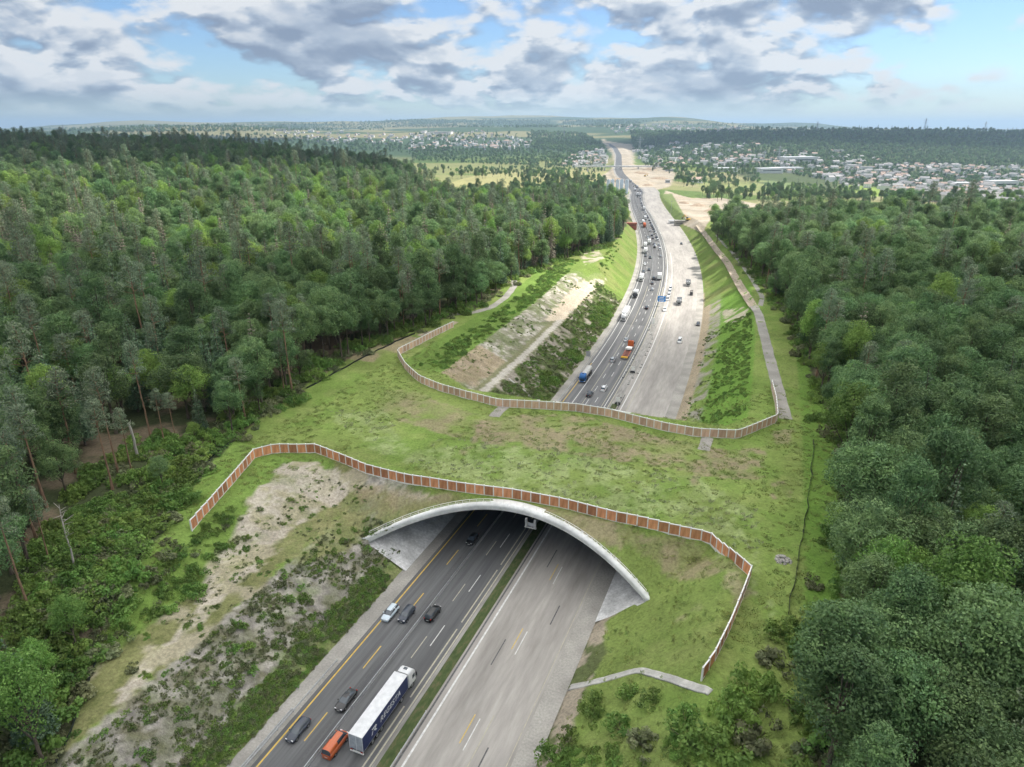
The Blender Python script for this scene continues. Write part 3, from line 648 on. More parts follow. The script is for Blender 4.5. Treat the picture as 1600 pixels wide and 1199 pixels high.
# ------------------------------------------------------------------ the green bridge
def BP(s, l, z):
    x, y, _ = road(np.asarray(s, float), np.asarray(l, float)); return np.stack([x, y, np.zeros_like(x) + z], -1)
def grid_mesh(name, P, mat, parent, sm=True, flip=False):
    a, b = P.shape[:2]; i = (np.arange(a - 1)[:, None] * b + np.arange(b - 1)[None, :]).ravel()
    f = np.stack([i, i + 1, i + b + 1, i + b], -1)
    if flip: f = f[:, ::-1]
    return link(name, mesh_np(name, P.reshape(-1, 3), f, [mat], smoothf=sm), parent)
bridge = empty('green_bridge', (0, 0, 0)); tag(bridge, 'wide grassed wildlife bridge with a flat concrete arch spanning the motorway', 'bridge')
cover_fn(bridge)
def make_bridge():
    ls = np.linspace(-HALF, HALF, 61)
    P = np.stack([BP(front_s(ls) + (back_s(ls) - front_s(ls)) * t, ls, arch_z(ls)) for t in np.linspace(0, 1, 13)], 0)
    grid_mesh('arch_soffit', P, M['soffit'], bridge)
    for sg in (-1, 1):
        le = np.linspace(21.55, HALF, 9) * sg
        zz = (np.abs(le) - 21.55) / (HALF - 21.55) * ZSP
        P = np.stack([BP(front_s(le) * 0 + (-.3 if sg < 0 else 3.0) * ((np.abs(le) - 21.55) / (HALF - 21.55)) + t * (BR_LEN + .5), le, zz + .02) for t in np.linspace(0, 1, 20)], 0)
        grid_mesh('abutment_slope', P, M['wall_concrete'], bridge, False)
    for fs, sg, nm in ((front_s, 1, 'portal_collar'), (back_s, -1, 'portal_collar')):
        lc = np.linspace(-HALF - 2.2, HALF + 2.2, 77); s = fs(lc); z = arch_z(lc); dz_ = np.where(np.abs(lc) > HALF, -.35 * (np.abs(lc) - HALF), 0); z = z + dz_
        sec = [(0.0, 0.0), (-.35, 1.0), (-.3, 1.55), (1.9, 1.75), (1.9, -.35), (.9, -.3)]
        P = np.stack([BP(s + sg * a, lc, z + b) for a, b in sec + sec[:1]], 1)
        c = grid_mesh(nm, P, M['concrete'], bridge, False, flip=(sg > 0))
        if sg > 0:
            mb = MB(); rl = np.linspace(-HALF + .5, HALF - .5, 81)
            pr = BP(fs(rl) + .25, rl, arch_z(rl) + 1.6)
            for k in range(80):
                for hh, rr in ((1.0, .055), (.55, .035)): mb.bar(pr[k] + (0, 0, hh), pr[k + 1] + (0, 0, hh), rr, 5)
            for k in range(0, 81, 2): mb.bar(pr[k], pr[k] + np.array((0, 0, 1.0)), .045, 5)
            mb.build('railing', M['galv'], bridge)
make_bridge()
# technical frame hanging below the crown
def portal_frame():
    x, y, h = road(11.8, 3.4); t = empty('sign_gantry', (float(x), float(y), 10.1), -float(h)); tag(t, 'small steel frame hanging below the crown of the arch', 'gantry')
    for sx in (-1, 1):
        m = MB(); m.box(sx * 1.0 - .22, sx * 1.0 + .22, -.25, .25, .3, 2.3); m.build('lamp_box', M['steel'], t)
    m = MB(); m.box(-1.35, 1.35, -.25, .25, .1, .3); m.build('cross_beam', M['steel'], t)
    m = MB(); m.box(-.75, .75, .05, .15, .5, 1.3); m.build('panel', M['sign_grey'], t)
portal_frame()

# ------------------------------------------------------------------ wooden screen fences on the bridge
def screen_fence(px, label, wood, pitch=2.15, hgt=2.35):
    h = hits(px)[:, :2]; d = np.concatenate([[0], np.cumsum(np.hypot(*np.diff(h, axis=0).T))])
    n = int(round(d[-1] / pitch)); t = np.linspace(0, d[-1], n + 1)
    fx = np.interp(t, d, h[:, 0]); fyv = np.interp(t, d, h[:, 1]); fz = surf(fx, fyv)
    for _ in range(3): fz[1:-1] = (fz[:-2] + 2 * fz[1:-1] + fz[2:]) / 4
    root = empty('screen_fence', (fx[0], fyv[0], fz[0])); tag(root, label, 'fence', 'wooden screen fences on the bridge')
    o = Vector(root.location)
    pm = MB(); pm.box(-.11, .11, -.13, .13, -.5, hgt + .28); pm = pm.mesh('post', [M['galv']])
    bm_ = MB(); nb = 10
    for k in range(nb): bm_.box((k + .04) / nb - .5, (k + .96) / nb - .5, -.05 + .012 * (k % 2), .05 + .012 * (k % 2), .12, hgt)
    bm_ = bm_.mesh('panel', [wood])
    cm = MB(); cm.box(-.5, .5, -.1, .1, hgt, hgt + .16); cm = cm.mesh('top_rail', [M['galv']])
    sm_ = MB(); sm_.box(-.5, .5, -.09, .09, -.35, .12); sm_ = sm_.mesh('base_board', [M['galv']])
    for i in range(n + 1):
        j = min(i, n - 1); rz = math.atan2(fyv[j + 1] - fyv[j], fx[j + 1] - fx[j])
        link('post', pm, root, Vector((fx[i], fyv[i], fz[i])) - o, rz)
        if i < n:
            ln = math.hypot(fx[i + 1] - fx[i], fyv[i + 1] - fyv[i]); c = Vector(((fx[i] + fx[i + 1]) / 2, (fyv[i] + fyv[i + 1]) / 2, (fz[i] + fz[i + 1]) / 2)) - o
            p = link('panel', bm_, root, c, rz); p.scale = (ln - .2, 1, 1)
            c2 = link('top_rail', cm, p); s2 = link('base_board', sm_, p)
FRONT = [(300, 830), (330, 795), (365, 755), (398, 716), (430, 708), (470, 708), (492, 707), (530, 722), (570, 739), (640, 757), (720, 769), (800, 779), (880, 794), (960, 815), (1040, 833), (1108, 846), (1140, 872), (1172, 902), (1160, 935), (1140, 985), (1115, 1035), (1096, 1064)]
BACK = [(708, 512), (680, 525), (650, 541), (621, 556), (633, 577), (655, 597), (690, 612), (730, 624), (780, 636), (840, 639), (900, 643), (950, 651), (1000, 664), (1040, 674), (1090, 683), (1152, 686), (1185, 672), (1214, 660), (1211, 630), (1205, 606)]
screen_fence(FRONT, 'long red-brown wooden screen fence with white posts above the near portal', M['wood'])
screen_fence(BACK, 'long pale brown wooden screen fence with white posts on the far side', M['wood_pale'])

# ------------------------------------------------------------------ low amphibian fences, gravel heap
def low_fence(px, label):
    h = hits(px)[:, :2]; d = np.concatenate([[0], np.cumsum(np.hypot(*np.diff(h, axis=0).T))]); n = int(d[-1] / 1.5); t = np.linspace(0, d[-1], n + 1)
    x = np.interp(t, d, h[:, 0]); y = np.interp(t, d, h[:, 1]); x = x + (vnoise(t / 4, t * 0, 3) - .5) * .8; z = surf(x, y)
    root = empty('amphibian_fence', (x[0], y[0], z[0])); tag(root, label, 'fence', 'low dark amphibian fences')
    o = np.array([x[0], y[0], z[0]]); mb = MB()
    P = np.stack([x, y, z], -1) - o
    for i in range(n):
        a, b = P[i], P[i + 1]; mb.add([a - (0, 0, .2), b - (0, 0, .2), b + (0, 0, .55), a + (0, 0, .55), a - (0, .12, .2), b - (0, .12, .2), b + (0, -.12, .55), a + (0, -.12, .55)], [(0, 1, 2, 3), (7, 6, 5, 4), (3, 2, 6, 7)])
    mb.build('mesh_strip', M['net'], root)
    for i in range(0, n + 1, 3):
        p = MB(); p.box(-.04, .04, -.04, .04, -.2, .65); q = p.build('stake', M['dark_steel'], root); q.location = P[i]
low_fence([(92, 1192), (108, 1150), (128, 1100), (148, 1050), (155, 1010)], 'low dark amphibian fence curving through grass at lower left')
low_fence([(195, 895), (215, 868)], 'short dark amphibian fence piece beside left shrubs')
low_fence([(312, 738), (335, 712), (352, 700), (385, 676)], 'low dark amphibian fence below the left pine wood')
low_fence([(480, 608), (530, 580), (575, 556), (625, 532), (648, 522)], 'low dark amphibian fence along the left wood edge above bridge')
low_fence([(1272, 690), (1268, 740), (1262, 790), (1252, 850), (1240, 920), (1232, 960)], 'low dark amphibian fence along the right-hand wood edge')
def gravel_heap():
    p = hit(1223, 876)[0]; t = empty('gravel_heap', p); tag(t, 'small grey heap of stones in the grass right of bridge', 'heap')
    r = random.Random(3)
    for k in range(70):
        a = r.random() * 6.28; d = 1.5 * math.sqrt(r.random()); hh = max(0, .75 * (1 - d / 1.55)); m = MB(); q = .2 + .14 * r.random()
        m.rings([[(math.cos(j * 1.257 + i) * q * f, math.sin(j * 1.257 + i) * q * f, zz) for j in range(5)] for i, (zz, f) in enumerate(((-q * .6, .7), (0, 1), (q * .6, .6)))])
        o = m.build('stone', M['stone'], t); o.location = (math.cos(a) * d, math.sin(a) * d, hh + .05)
gravel_heap()
# ------------------------------------------------------------------ plants: prototypes
def leaves(cent, nrm, size, rg, jitter=.7):
    """one four-cornered leaf spray per centre, facing roughly along nrm"""
    n = len(cent); v = nrm + rg.normal(0, jitter, (n, 3)); v /= np.linalg.norm(v, axis=1, keepdims=True) + 1e-9
    a = np.cross(v, rg.normal(0, 1, (n, 3))); a /= np.linalg.norm(a, axis=1, keepdims=True) + 1e-9; b = np.cross(v, a)
    s = (size * (.65 + .7 * rg.random(n)))[:, None]
    P = np.stack([cent - a * s * .5, cent - b * s * .36 + v * s * .08, cent + a * s * .5, cent + b * s * .36 + v * s * .08], 1)
    return P.reshape(-1, 3), np.arange(4 * n).reshape(n, 4)
def crown_mesh(name, centers, radii, per, size, mats, seed, squash=.8, mi_fn=None):
    rg = np.random.default_rng(seed); C = []; Nn = []; I = []
    for k, (c, r) in enumerate(zip(centers, radii)):
        m = max(4, int(per * r * r)); d = rg.normal(0, 1, (m, 3)); d[:, 2] += .35; d /= np.linalg.norm(d, axis=1, keepdims=True)
        rr = r * (.55 + .5 * rg.random((m, 1)) ** .5); C.append(np.asarray(c) + d * rr * np.array([1, 1, squash])); Nn.append(d + np.array([0, 0, .3])); I.append(np.full(m, mi_fn(k) if mi_fn else 0))
    C = np.concatenate(C); V, Fq = leaves(C, np.concatenate(Nn), np.full(len(C), size), rg)
    return mesh_np(name, V, Fq, mats, mi=np.concatenate(I))
def trunk_mesh(name, h, r0, r1, mat, limbs=(), lean=0.0, seed=0):
    rg = random.Random(seed); mb = MB(); n = 7; rings = []; k = 7
    wob = [(rg.uniform(-.12, .12) * i, rg.uniform(-.12, .12) * i) for i in range(k)]
    for i in range(k):
        t = i / (k - 1); r = r0 + (r1 - r0) * t + (r0 * .5 if i == 0 else 0); cx, cy = wob[i][0] * .3 + lean * t * h, wob[i][1] * .3
        rings.append([(cx + math.cos(6.283 * j / n) * r, cy + math.sin(6.283 * j / n) * r, h * t - (.6 if i == 0 else 0)) for j in range(n)])
    mb.rings(rings)
    for (z, end, r) in limbs: mb.bar((lean * z, 0, z), end, r, 5, r2=r * .35)
    return mb.mesh(name, [mat], True)
def broad(seed, R0=5.2, crown_h=13, base=6.5, n=62, per=54, size=.35, leaf='leaf'):
    rg = np.random.default_rng(seed); C = []; Rr = []
    for i in range(n):
        u = rg.random(); th = rg.random() * 6.283; zz = 1 - 1.75 * u ** 1.15; ring = math.sqrt(max(0, 1 - zz * zz)); f = .62 + .3 * rg.random()
        C.append((math.cos(th) * ring * R0 * f * (1 + .18 * math.sin(3 * th + seed)), math.sin(th) * ring * R0 * f * (1 + .18 * math.cos(2 * th + seed)), base + crown_h * .5 + zz * crown_h * .5 * f)); Rr.append(1.15 + .95 * rg.random())
    cm = crown_mesh('crown', C, Rr, per, size, [M[leaf]], seed + 1)
    lim = [(base * .7 + .5 * i, C[i * 5], .16) for i in range(9)]
    return trunk_mesh('trunk', base + crown_h * .6, .32, .1, M['bark'], lim, seed=seed), cm
def pine(seed, h=22, lean=.03, nclump=17, sp=3.0):
    rg = np.random.default_rng(seed); C = []; Rr = []; lim = []
    for i in range(nclump):
        t = i / (nclump - 1); z = h - 6.5 + 7.0 * t; rad = sp * (1 - .72 * t) * (.35 + .75 * rg.random()); th = i * 2.4 + rg.random()
        c = (lean * z + math.cos(th) * rad, math.sin(th) * rad, z + .3 * rg.random()); C.append(c); Rr.append(.9 + .65 * rg.random()); lim.append((z - .7, c, .07))
    for k in range(5): z = h * (.45 + .06 * k); th = rg.random() * 6.28; lim.append((z, (lean * z + math.cos(th) * 1.3, math.sin(th) * 1.3, z + .15), .035))
    cm = crown_mesh('crown', C, Rr, 75, .30, [M['leaf_pine']], seed, .62)
    return trunk_mesh('trunk', h - .5, .27, .07, M['pine_bark'], lim, lean, seed), cm
def spruce(seed, h=22, r=3.3, leaf='leaf_spruce', per=20):
    rg = np.random.default_rng(seed); C = []; Rr = []; k = 17
    for i in range(k):
        t = i / (k - 1); z = h * (.16 + .84 * t); rr = r * (1 - t) ** .8 + .12; m = max(1, int(6 * (1 - t) + 1))
        for j in range(m): th = 6.283 * j / m + rg.random(); C.append((math.cos(th) * rr * .62, math.sin(th) * rr * .62, z - rr * .22)); Rr.append(.35 + rr * .33)
    cm = crown_mesh('crown', C, Rr, per * 1.6, .5, [M[leaf]], seed, .6)
    return trunk_mesh('trunk', h, .26, .04, M['bark'], (), 0, seed), cm
def dead_tree(seed, h=15):
    rg = random.Random(seed); lim = []; C = []; Rr = []
    for k in range(14):
        z = h * (.5 + .035 * k); th = rg.random() * 6.28; L_ = rg.uniform(1.0, 2.2); e = (math.cos(th) * L_, math.sin(th) * L_, z + rg.uniform(.2, 1.0)); lim.append((z, e, .06))
    for k in range(6): z = h * (.4 + .05 * k); C.append((rg.uniform(-.7, .7), rg.uniform(-.7, .7), z)); Rr.append(.75)
    return trunk_mesh('trunk', h, .2, .05, M['dead_wood'], lim, .02, seed), crown_mesh('crown', C, Rr, 45, .4, [M['leaf_bright']], seed)
def bush(seed, r=1.7, leaf='leaf_shrub', n=26, per=125, size=.34):
    rg = np.random.default_rng(seed); C = []; Rr = []
    for i in range(n): th = rg.random() * 6.283; q = r * 1.15 * rg.random() ** .7; C.append((math.cos(th) * q * (1 + .5 * math.sin(seed)), math.sin(th) * q, r * (.15 + 1.0 * rg.random() ** 1.4 * (1 - q / r * .55)))); Rr.append(r * (.2 + .2 * rg.random()))
    mb = MB()
    for i in range(5): mb.bar((0, 0, -.2), C[i], .05, 4, r2=.02)
    return mb.mesh('stem', [M['bark']]), crown_mesh('foliage', C, Rr, per, size, [M[leaf]], seed)
PROTO = [broad(11), broad(12, 4.6, 14, 7), broad(13, 6.0, 12, 6.5, 74), broad(14, 4.3, 12, 6.5, 52, leaf='leaf_bright'), pine(21), pine(22, 24, -.02, 19, 3.3), spruce(31), spruce(32, 20, 3.0), spruce(33, 23, 2.6, 'leaf_dry', 12), broad(15, 5.4, 13, 6, 60), broad(16, 3.5, 17, 6, 56), broad(17, 6.9, 10.5, 7.5, 84)]
B_, PINE_, SPR_, DRY_ = (0, 1, 2, 9, 10, 11), (4, 5), (6, 7), 8
BUSH = [bush(51), bush(52, 2.1, n=32), bush(53, 1.5, 'leaf_dull'), bush(54, 1.8, 'leaf_bright')]
_fr = np.random.default_rng(5); _fc = [tuple(p) for p in _fr.normal(0, 1, (16, 3)) * (2.0, 2.0, 2.2) + (0, 0, 8.5)]
FAR = [(trunk_mesh('trunk', 6, .3, .1, M['bark']), crown_mesh('crown', _fc, [2.2] * 16, 3.4, 1.7, [M['leaf']], 6)),
       (trunk_mesh('trunk', 8, .3, .1, M['bark']), crown_mesh('crown', [(0, 0, 3 + 2.1 * i) for i in range(7)], [2.9 - .34 * i for i in range(7)], 7, 1.4, [M['leaf_spruce']], 7))]
# ------------------------------------------------------------------ where the wood stands
def in_view(x, y, z, m=70):
    u, v, d = proj(x, y, z); return (d > 5) & (u > -m) & (u < 1600 + m) & (v > -60) & (v < 1199 + m * 2.5)
def wood_points():
    out = []
    for side, P in ((-1, FOREST_L), (1, FOREST_R)):
        xs = [p[0] for p in P]; ys = [p[1] for p in P]; y = max(min(ys), 20.0)
        while y < max(ys):
            sp = 5.9 + .0022 * y
            x = np.arange(min(xs), max(xs), sp); xx = x + rng.uniform(-.42, .42, len(x)) * sp; yy = y + rng.uniform(-.42, .42, len(x)) * sp
            k = inpoly(xx, yy, P)
            # nothing that the view never meets
            k &= in_view(xx, yy, np.full(len(xx), 30.0), 240)
            s_, l_, _ = sl(xx, yy); k &= np.abs(l_) > 33
            out.append(np.stack([xx[k], yy[k], np.full(k.sum(), side)], -1)); y += sp
    return np.concatenate(out)
WP = wood_points(); wz = surf(WP[:, 0], WP[:, 1]); wd = np.hypot(WP[:, 0], WP[:, 1])
wu, wv, _ = proj(WP[:, 0], WP[:, 1], wz + 14)
# clearing of bare soil between the left pines, open ground at the wood edge
gu, gv, _ = proj(WP[:, 0], WP[:, 1], wz)
gap = inpoly(gu, gv, [(345, 740), (335, 690), (250, 655), (150, 690), (95, 790), (50, 890), (-10, 985), (-60, 1060), (-40, 1130), (40, 1120), (90, 1199), (60, 1400), (300, 1400), (240, 850)])
keep = ~gap; WP, wz, wd, wu, wv = WP[keep], wz[keep], wd[keep], wu[keep], wv[keep]
nzt = fbm(WP[:, 0] / 45, WP[:, 1] / 45, 61, 3); rv = rng.random(len(WP))
kind = np.array([B_[int(a * 5.999)] for a in rng.random(len(WP))])
kind = np.where((nzt > .49) & (rv < np.where(WP[:, 2] < 0, .42, .08)), 6 + (rv * 20).astype(int) % 2, kind)
kind = np.where((rv > .55) & (rv < np.where(WP[:, 2] < 0, .68, .60)), 4 + (rv * 200).astype(int) % 2, kind)
kind = np.where(rv > .985, DRY_, kind); kind = np.where((rv > .90) & (rv < .97), 3, kind)
sunny = (WP[:, 2] < 0) & (wd > 330) & (wd < 760)
kind = np.where(sunny & (rv > .40) & (rv < .62), 3, kind); kind = np.where(sunny & (rv > .9), DRY_, kind); kind = np.where(sunny & (rv > .3) & (rv < .4), 6, kind)
kind = np.where((WP[:, 2] < 0) & (wd < 190) & (rv > .50) & (rv < .68), 4 + (rv * 200).astype(int) % 2, kind)
scl = .72 + .5 * rng.random(len(WP)); scl *= np.where((WP[:, 2] < 0) & (wd < 230), .9, 1.0); rot = rng.random(len(WP)) * 6.283
scl *= np.where((kind == 4) | (kind == 5), 1.12, 1.0); order = np.argsort(wd + np.where((wu < -40) | (wu > 1640) | (wv > 1240), 400, 0)); ind = order[:235]; rest = order[235:]
NAMES = {10: 'broadleaf_tree', 11: 'broadleaf_tree', 0: 'broadleaf_tree', 1: 'broadleaf_tree', 2: 'broadleaf_tree', 9: 'broadleaf_tree', 3: 'broadleaf_tree', 4: 'pine_tree', 5: 'pine_tree', 6: 'spruce_tree', 7: 'spruce_tree', 8: 'spruce_tree'}
WORDS = {'broadleaf_tree': 'dark green broadleaf tree', 'pine_tree': 'slender pine with a bare trunk', 'spruce_tree': 'dark pointed spruce'}
PARENTED = {}
def plant(k, x, y, z, r, s, label, cat='tree', group=None, name=None, protos=None, parts=('trunk', 'crown')):
    pr = (protos or PROTO)[k]; t = empty(name or NAMES[k], (x, y, z - .1), r); t.scale = (s * random.uniform(.88, 1.12), s * random.uniform(.88, 1.12), s * random.uniform(.85, 1.18)); tag(t, label, cat, group)
    a = link(parts[0], pr[0], t); b = link(parts[1], pr[1], t); PARENTED.setdefault((id(protos or PROTO), k), (a, b)); return t
KWORD = {0: 'round dark green broadleaf', 1: 'tall oval broadleaf', 2: 'large spreading broadleaf', 9: 'full green broadleaf', 10: 'narrow columnar broadleaf', 11: 'wide flat-topped broadleaf', 3: 'light green broadleaf', 4: 'slender bare-stemmed pine', 5: 'tall bare-stemmed pine', 6: 'dark pointed spruce', 7: 'short pointed spruce', 8: 'dry grey-brown spruce'}
EDGES = {-1: hits(LEDGE)[:, :2], 1: hits(REDGE)[:, :2]}
def edge_dist(x, y, side):
    P = EDGES[side]; A, B = P[:-1], P[1:]; d = B - A; t = np.clip(((x - A[:, 0]) * d[:, 0] + (y - A[:, 1]) * d[:, 1]) / (d ** 2).sum(1), 0, 1); return float(np.hypot(x - A[:, 0] - d[:, 0] * t, y - A[:, 1] - d[:, 1] * t).min())
for i in ind:
    k = int(kind[i]); sd_i = int(WP[i, 2]); side = 'left' if sd_i < 0 else 'right'; ed = edge_dist(WP[i, 0], WP[i, 1], sd_i)
    row = 'on inner edge of' if ed < 7 else 'in second row of' if ed < 14 else 'amid' if 0 < wu[i] < 1600 else 'at picture border in'
    zone = next(w for m_, w in ((85, 'at the bottom of the picture'), (112, 'near the camera'), (140, 'level with the near portal'), (165, 'level with mid bridge'), (190, 'level with the back fence'), (225, 'just beyond the bridge'), (9e9, 'farther beyond the bridge')) if wd[i] < m_)
    plant(k, WP[i, 0], WP[i, 1], wz[i], rot[i], scl[i], f'{KWORD[k]} {row} {side} wood, {zone}', 'tree', f'{KWORD[k]}s {row} {side} wood, {zone}')
# trees one can pick out
def at(px, py): p = hit(px, py)[0]; return float(p[0]), float(p[1]), float(p[2])
PICK = [(236, 684, 4, .98, 'tall pine whose reddish bare trunk leans beside the clearing'), (207, 742, 4, .78, 'middle pine with small crown left of the white snag'), (176, 765, 5, .85, 'thin pine standing lowest above the left shrubs'), (187, 745, 5, 1.0, 'tall leaning pine crossing the thin pine trunk'),
        (257, 695, 4, .72, 'smaller pine right of the tall leaning pine at clearing'), (276, 690, 5, .62, 'short pine at the right end of the clearing'), (66, 772, 4, 1.0, 'pine with long bare trunk at far left above dead tree'), (42, 845, 5, .95, 'broad pine at the left picture edge with forked bare trunk'),
        (48, 960, 5, .9, 'leaning pine with orange trunk at the left picture edge'), (468, 545, 4, .62, 'solitary thin pine at the wood edge beyond left shrubs'), (78, 880, 4, .6, 'slim pine behind the bright green tree at left')]
for px, py, k, s, lb in PICK:
    x, y, z = at(px, py); plant(k, x, y, z, random.random() * 6.28, s, lb, 'tree')
x, y, z = at(118, 890); DEAD = [dead_tree(71)]; plant(0, x, y, z, 0, 1.0, 'half dead tree with bare grey top twigs beside left clearing', 'tree', name='dead_tree', protos=DEAD)
def snag():
    x, y, z = at(216, 716); m = trunk_mesh('snag_trunk', 9.5, .34, .26, M['dead_wood'], [(9.0, (.1, .2, 10.2), .12)], -.02, 4); o = link('tree_snag', m, None, (x, y, z)); tag(o, 'pale broken-off trunk standing in the clearing among pines', 'tree snag')
snag()
EDGE = [(120, 1010, 3, .52, 'large bright green tree at the lower left wood edge'), (75, 1090, 3, .5, 'bright green tree in the lower left corner'), (40, 1150, 0, .5, 'dark green tree in the lower left corner'), (305, 690, 3, .34, 'slim light green tree at right end of the clearing'), (255, 760, 0, .42, 'rounded tree at the lower end of the clearing'),
        (700, 480, 1, .5, 'small tree beside the bend of the left forest path'), (1120, 380, 2, .8, 'broad tree at the near left corner of the right wood')]
for px, py, k, s, lb in EDGE:
    x, y, z = at(px, py); plant(k, x, y, z, random.random() * 6.28, s, lb, 'tree')

def scatter(name, pts, rots, scs, idx, protos, key, kindtag='stuff', label=None, cat=None):
    """one object: points carrying copies of the prototype plants"""
    me = bpy.data.meshes.new(name); me.vertices.add(len(pts)); me.vertices.foreach_set('co', np.asarray(pts, np.float32).ravel())
    for nm, arr, ty_ in (('rot', rots, 'FLOAT'), ('scl', scs, 'FLOAT'), ('idx', idx, 'INT'), ('szz', np.asarray(scs) * rng.uniform(.8, 1.25, len(pts)), 'FLOAT')):
        a = me.attributes.new(nm, ty_, 'POINT'); a.data.foreach_set('value', np.asarray(arr, np.float32 if ty_ == 'FLOAT' else np.int32))
    o = link(name, me); tag(o, label, cat, kind=kindtag)
    ng = bpy.data.node_groups.new(name, 'GeometryNodeTree'); ng.interface.new_socket('Geometry', in_out='INPUT', socket_type='NodeSocketGeometry'); ng.interface.new_socket('Geometry', in_out='OUTPUT', socket_type='NodeSocketGeometry')
    N = ng.nodes; L = ng.links.new; gi = N.new('NodeGroupInput'); go = N.new('NodeGroupOutput'); jn = N.new('GeometryNodeJoinGeometry')
    def attr(nm, t): n = N.new('GeometryNodeInputNamedAttribute'); n.data_type = t; n.inputs[0].default_value = nm; return n.outputs[0]
    c2 = N.new('ShaderNodeCombineXYZ'); sa = attr('scl', 'FLOAT'); L(sa, c2.inputs[0]); L(sa, c2.inputs[1]); L(attr('szz', 'FLOAT'), c2.inputs[2]); cx = N.new('ShaderNodeCombineXYZ'); L(attr('rot', 'FLOAT'), cx.inputs[2])
    for k in sorted(set(int(v) for v in idx)):
        objs = protos[k]; j2 = N.new('GeometryNodeJoinGeometry')
        for ob in objs:
            oi = N.new('GeometryNodeObjectInfo'); oi.inputs[0].default_value = ob; oi.transform_space = 'ORIGINAL'; L(oi.outputs['Geometry'], j2.inputs[0])
        cmp = N.new('FunctionNodeCompare'); cmp.data_type = 'INT'; cmp.operation = 'EQUAL'; L(attr('idx', 'INT'), cmp.inputs[2]); cmp.inputs[3].default_value = k
        ip = N.new('GeometryNodeInstanceOnPoints'); L(gi.outputs[0], ip.inputs['Points']); L(cmp.outputs[0], ip.inputs['Selection']); L(j2.outputs[0], ip.inputs['Instance']); L(cx.outputs[0], ip.inputs['Rotation']); L(c2.outputs[0], ip.inputs['Scale']); L(ip.outputs[0], jn.inputs[0])
    L(jn.outputs[0], go.inputs[0]); md = o.modifiers.new('scatter', 'NODES'); md.node_group = ng; return o
def ensure(protos, k, name, label, cat, parts=('trunk', 'crown'), pos=None):
    if (id(protos), k) not in PARENTED: plant(k, *pos, 0, .8, label, cat, name=name, protos=protos, parts=parts)
    return PARENTED[(id(protos), k)]
for k in range(len(PROTO)):
    if (id(PROTO), k) not in PARENTED:
        j = next((i for i in order if kind[i] == k), order[0]); plant(k, WP[j, 0], WP[j, 1], wz[j], 0, 1, f'{WORDS[NAMES[k]]} standing deep inside the wood')
scatter('dense_wood', np.stack([WP[rest, 0], WP[rest, 1], wz[rest] - .1], -1), rot[rest], scl[rest], kind[rest], {k: PARENTED[(id(PROTO), k)] for k in range(len(PROTO))}, 'w', label='dense mixed wood covering both sides of the motorway')

# ------------------------------------------------------------------ shrubs
SHRUBS = [(292, 752, 1, 1.3), (240, 826, 1, 1.25), (268, 790, 0, 1.2), (222, 832, 0, 1.0), (462, 632, 1, 1.15), (478, 622, 0, .9), (437, 640, 0, 1.0), (425, 648, 2, 1.2), (507, 594, 0, .8), (380, 685, 2, 1.2), (256, 772, 2, 1.4), (165, 830, 2, 1.4), (190, 960, 0, 1.2), (300, 930, 1, 1.0), (262, 955, 3, .9), (180, 935, 2, 1.3), (230, 905, 2, 1.4), (280, 865, 0, .9), (310, 900, 0, .8), (240, 960, 0, .9), (70, 1130, 1, 1.6), (100, 1060, 1, 1.4), (30, 1090, 3, 1.5),
          (930, 1110, 1, 1.1), (985, 1085, 3, 1.0), (1020, 1095, 0, 1.0), (970, 1140, 0, 1.2), (1070, 1130, 0, 1.3), (1140, 1120, 1, 1.5), (1180, 1080, 1, 1.4), (1010, 1170, 2, 1.4), (1110, 1180, 1, 1.6), (890, 1160, 0, 1.0), (870, 1190, 1, 1.1), (660, 520, 2, 1.1), (1180, 1150, 2, 1.7), (1215, 1040, 2, 1.5), (1225, 990, 1, 1.2)]
sp_ = hits([(a[0], a[1]) for a in SHRUBS])
def where(px, py):
    if px < 350: return 'left of the sandy bench' if py > 850 else 'below the left pine clearing'
    if px < 700: return 'along the grass edge by the left wood'
    return 'on the right front slope below the drain channel'
for (px, py, k, s), p in zip(SHRUBS, sp_):
    w = {0: 'green rounded shrub', 1: 'large leafy green shrub', 2: 'dark green shrub', 3: 'bright yellow-green shrub'}[k]
    plant(k, *map(float, p), random.random() * 6.28, s, f'{w} {where(px, py)}', 'shrub', f'{w}s {where(px, py)}', 'shrub', BUSH, ('stem', 'foliage'))
def rand_px(poly, n):
    p = np.array(poly, float); r = []
    while len(r) < n:
        q = np.stack([rng.uniform(p[:, 0].min(), p[:, 0].max(), 400), rng.uniform(p[:, 1].min(), p[:, 1].max(), 400)], -1); r += list(q[inpoly(q[:, 0], q[:, 1], poly)])
    return np.array(r[:n])
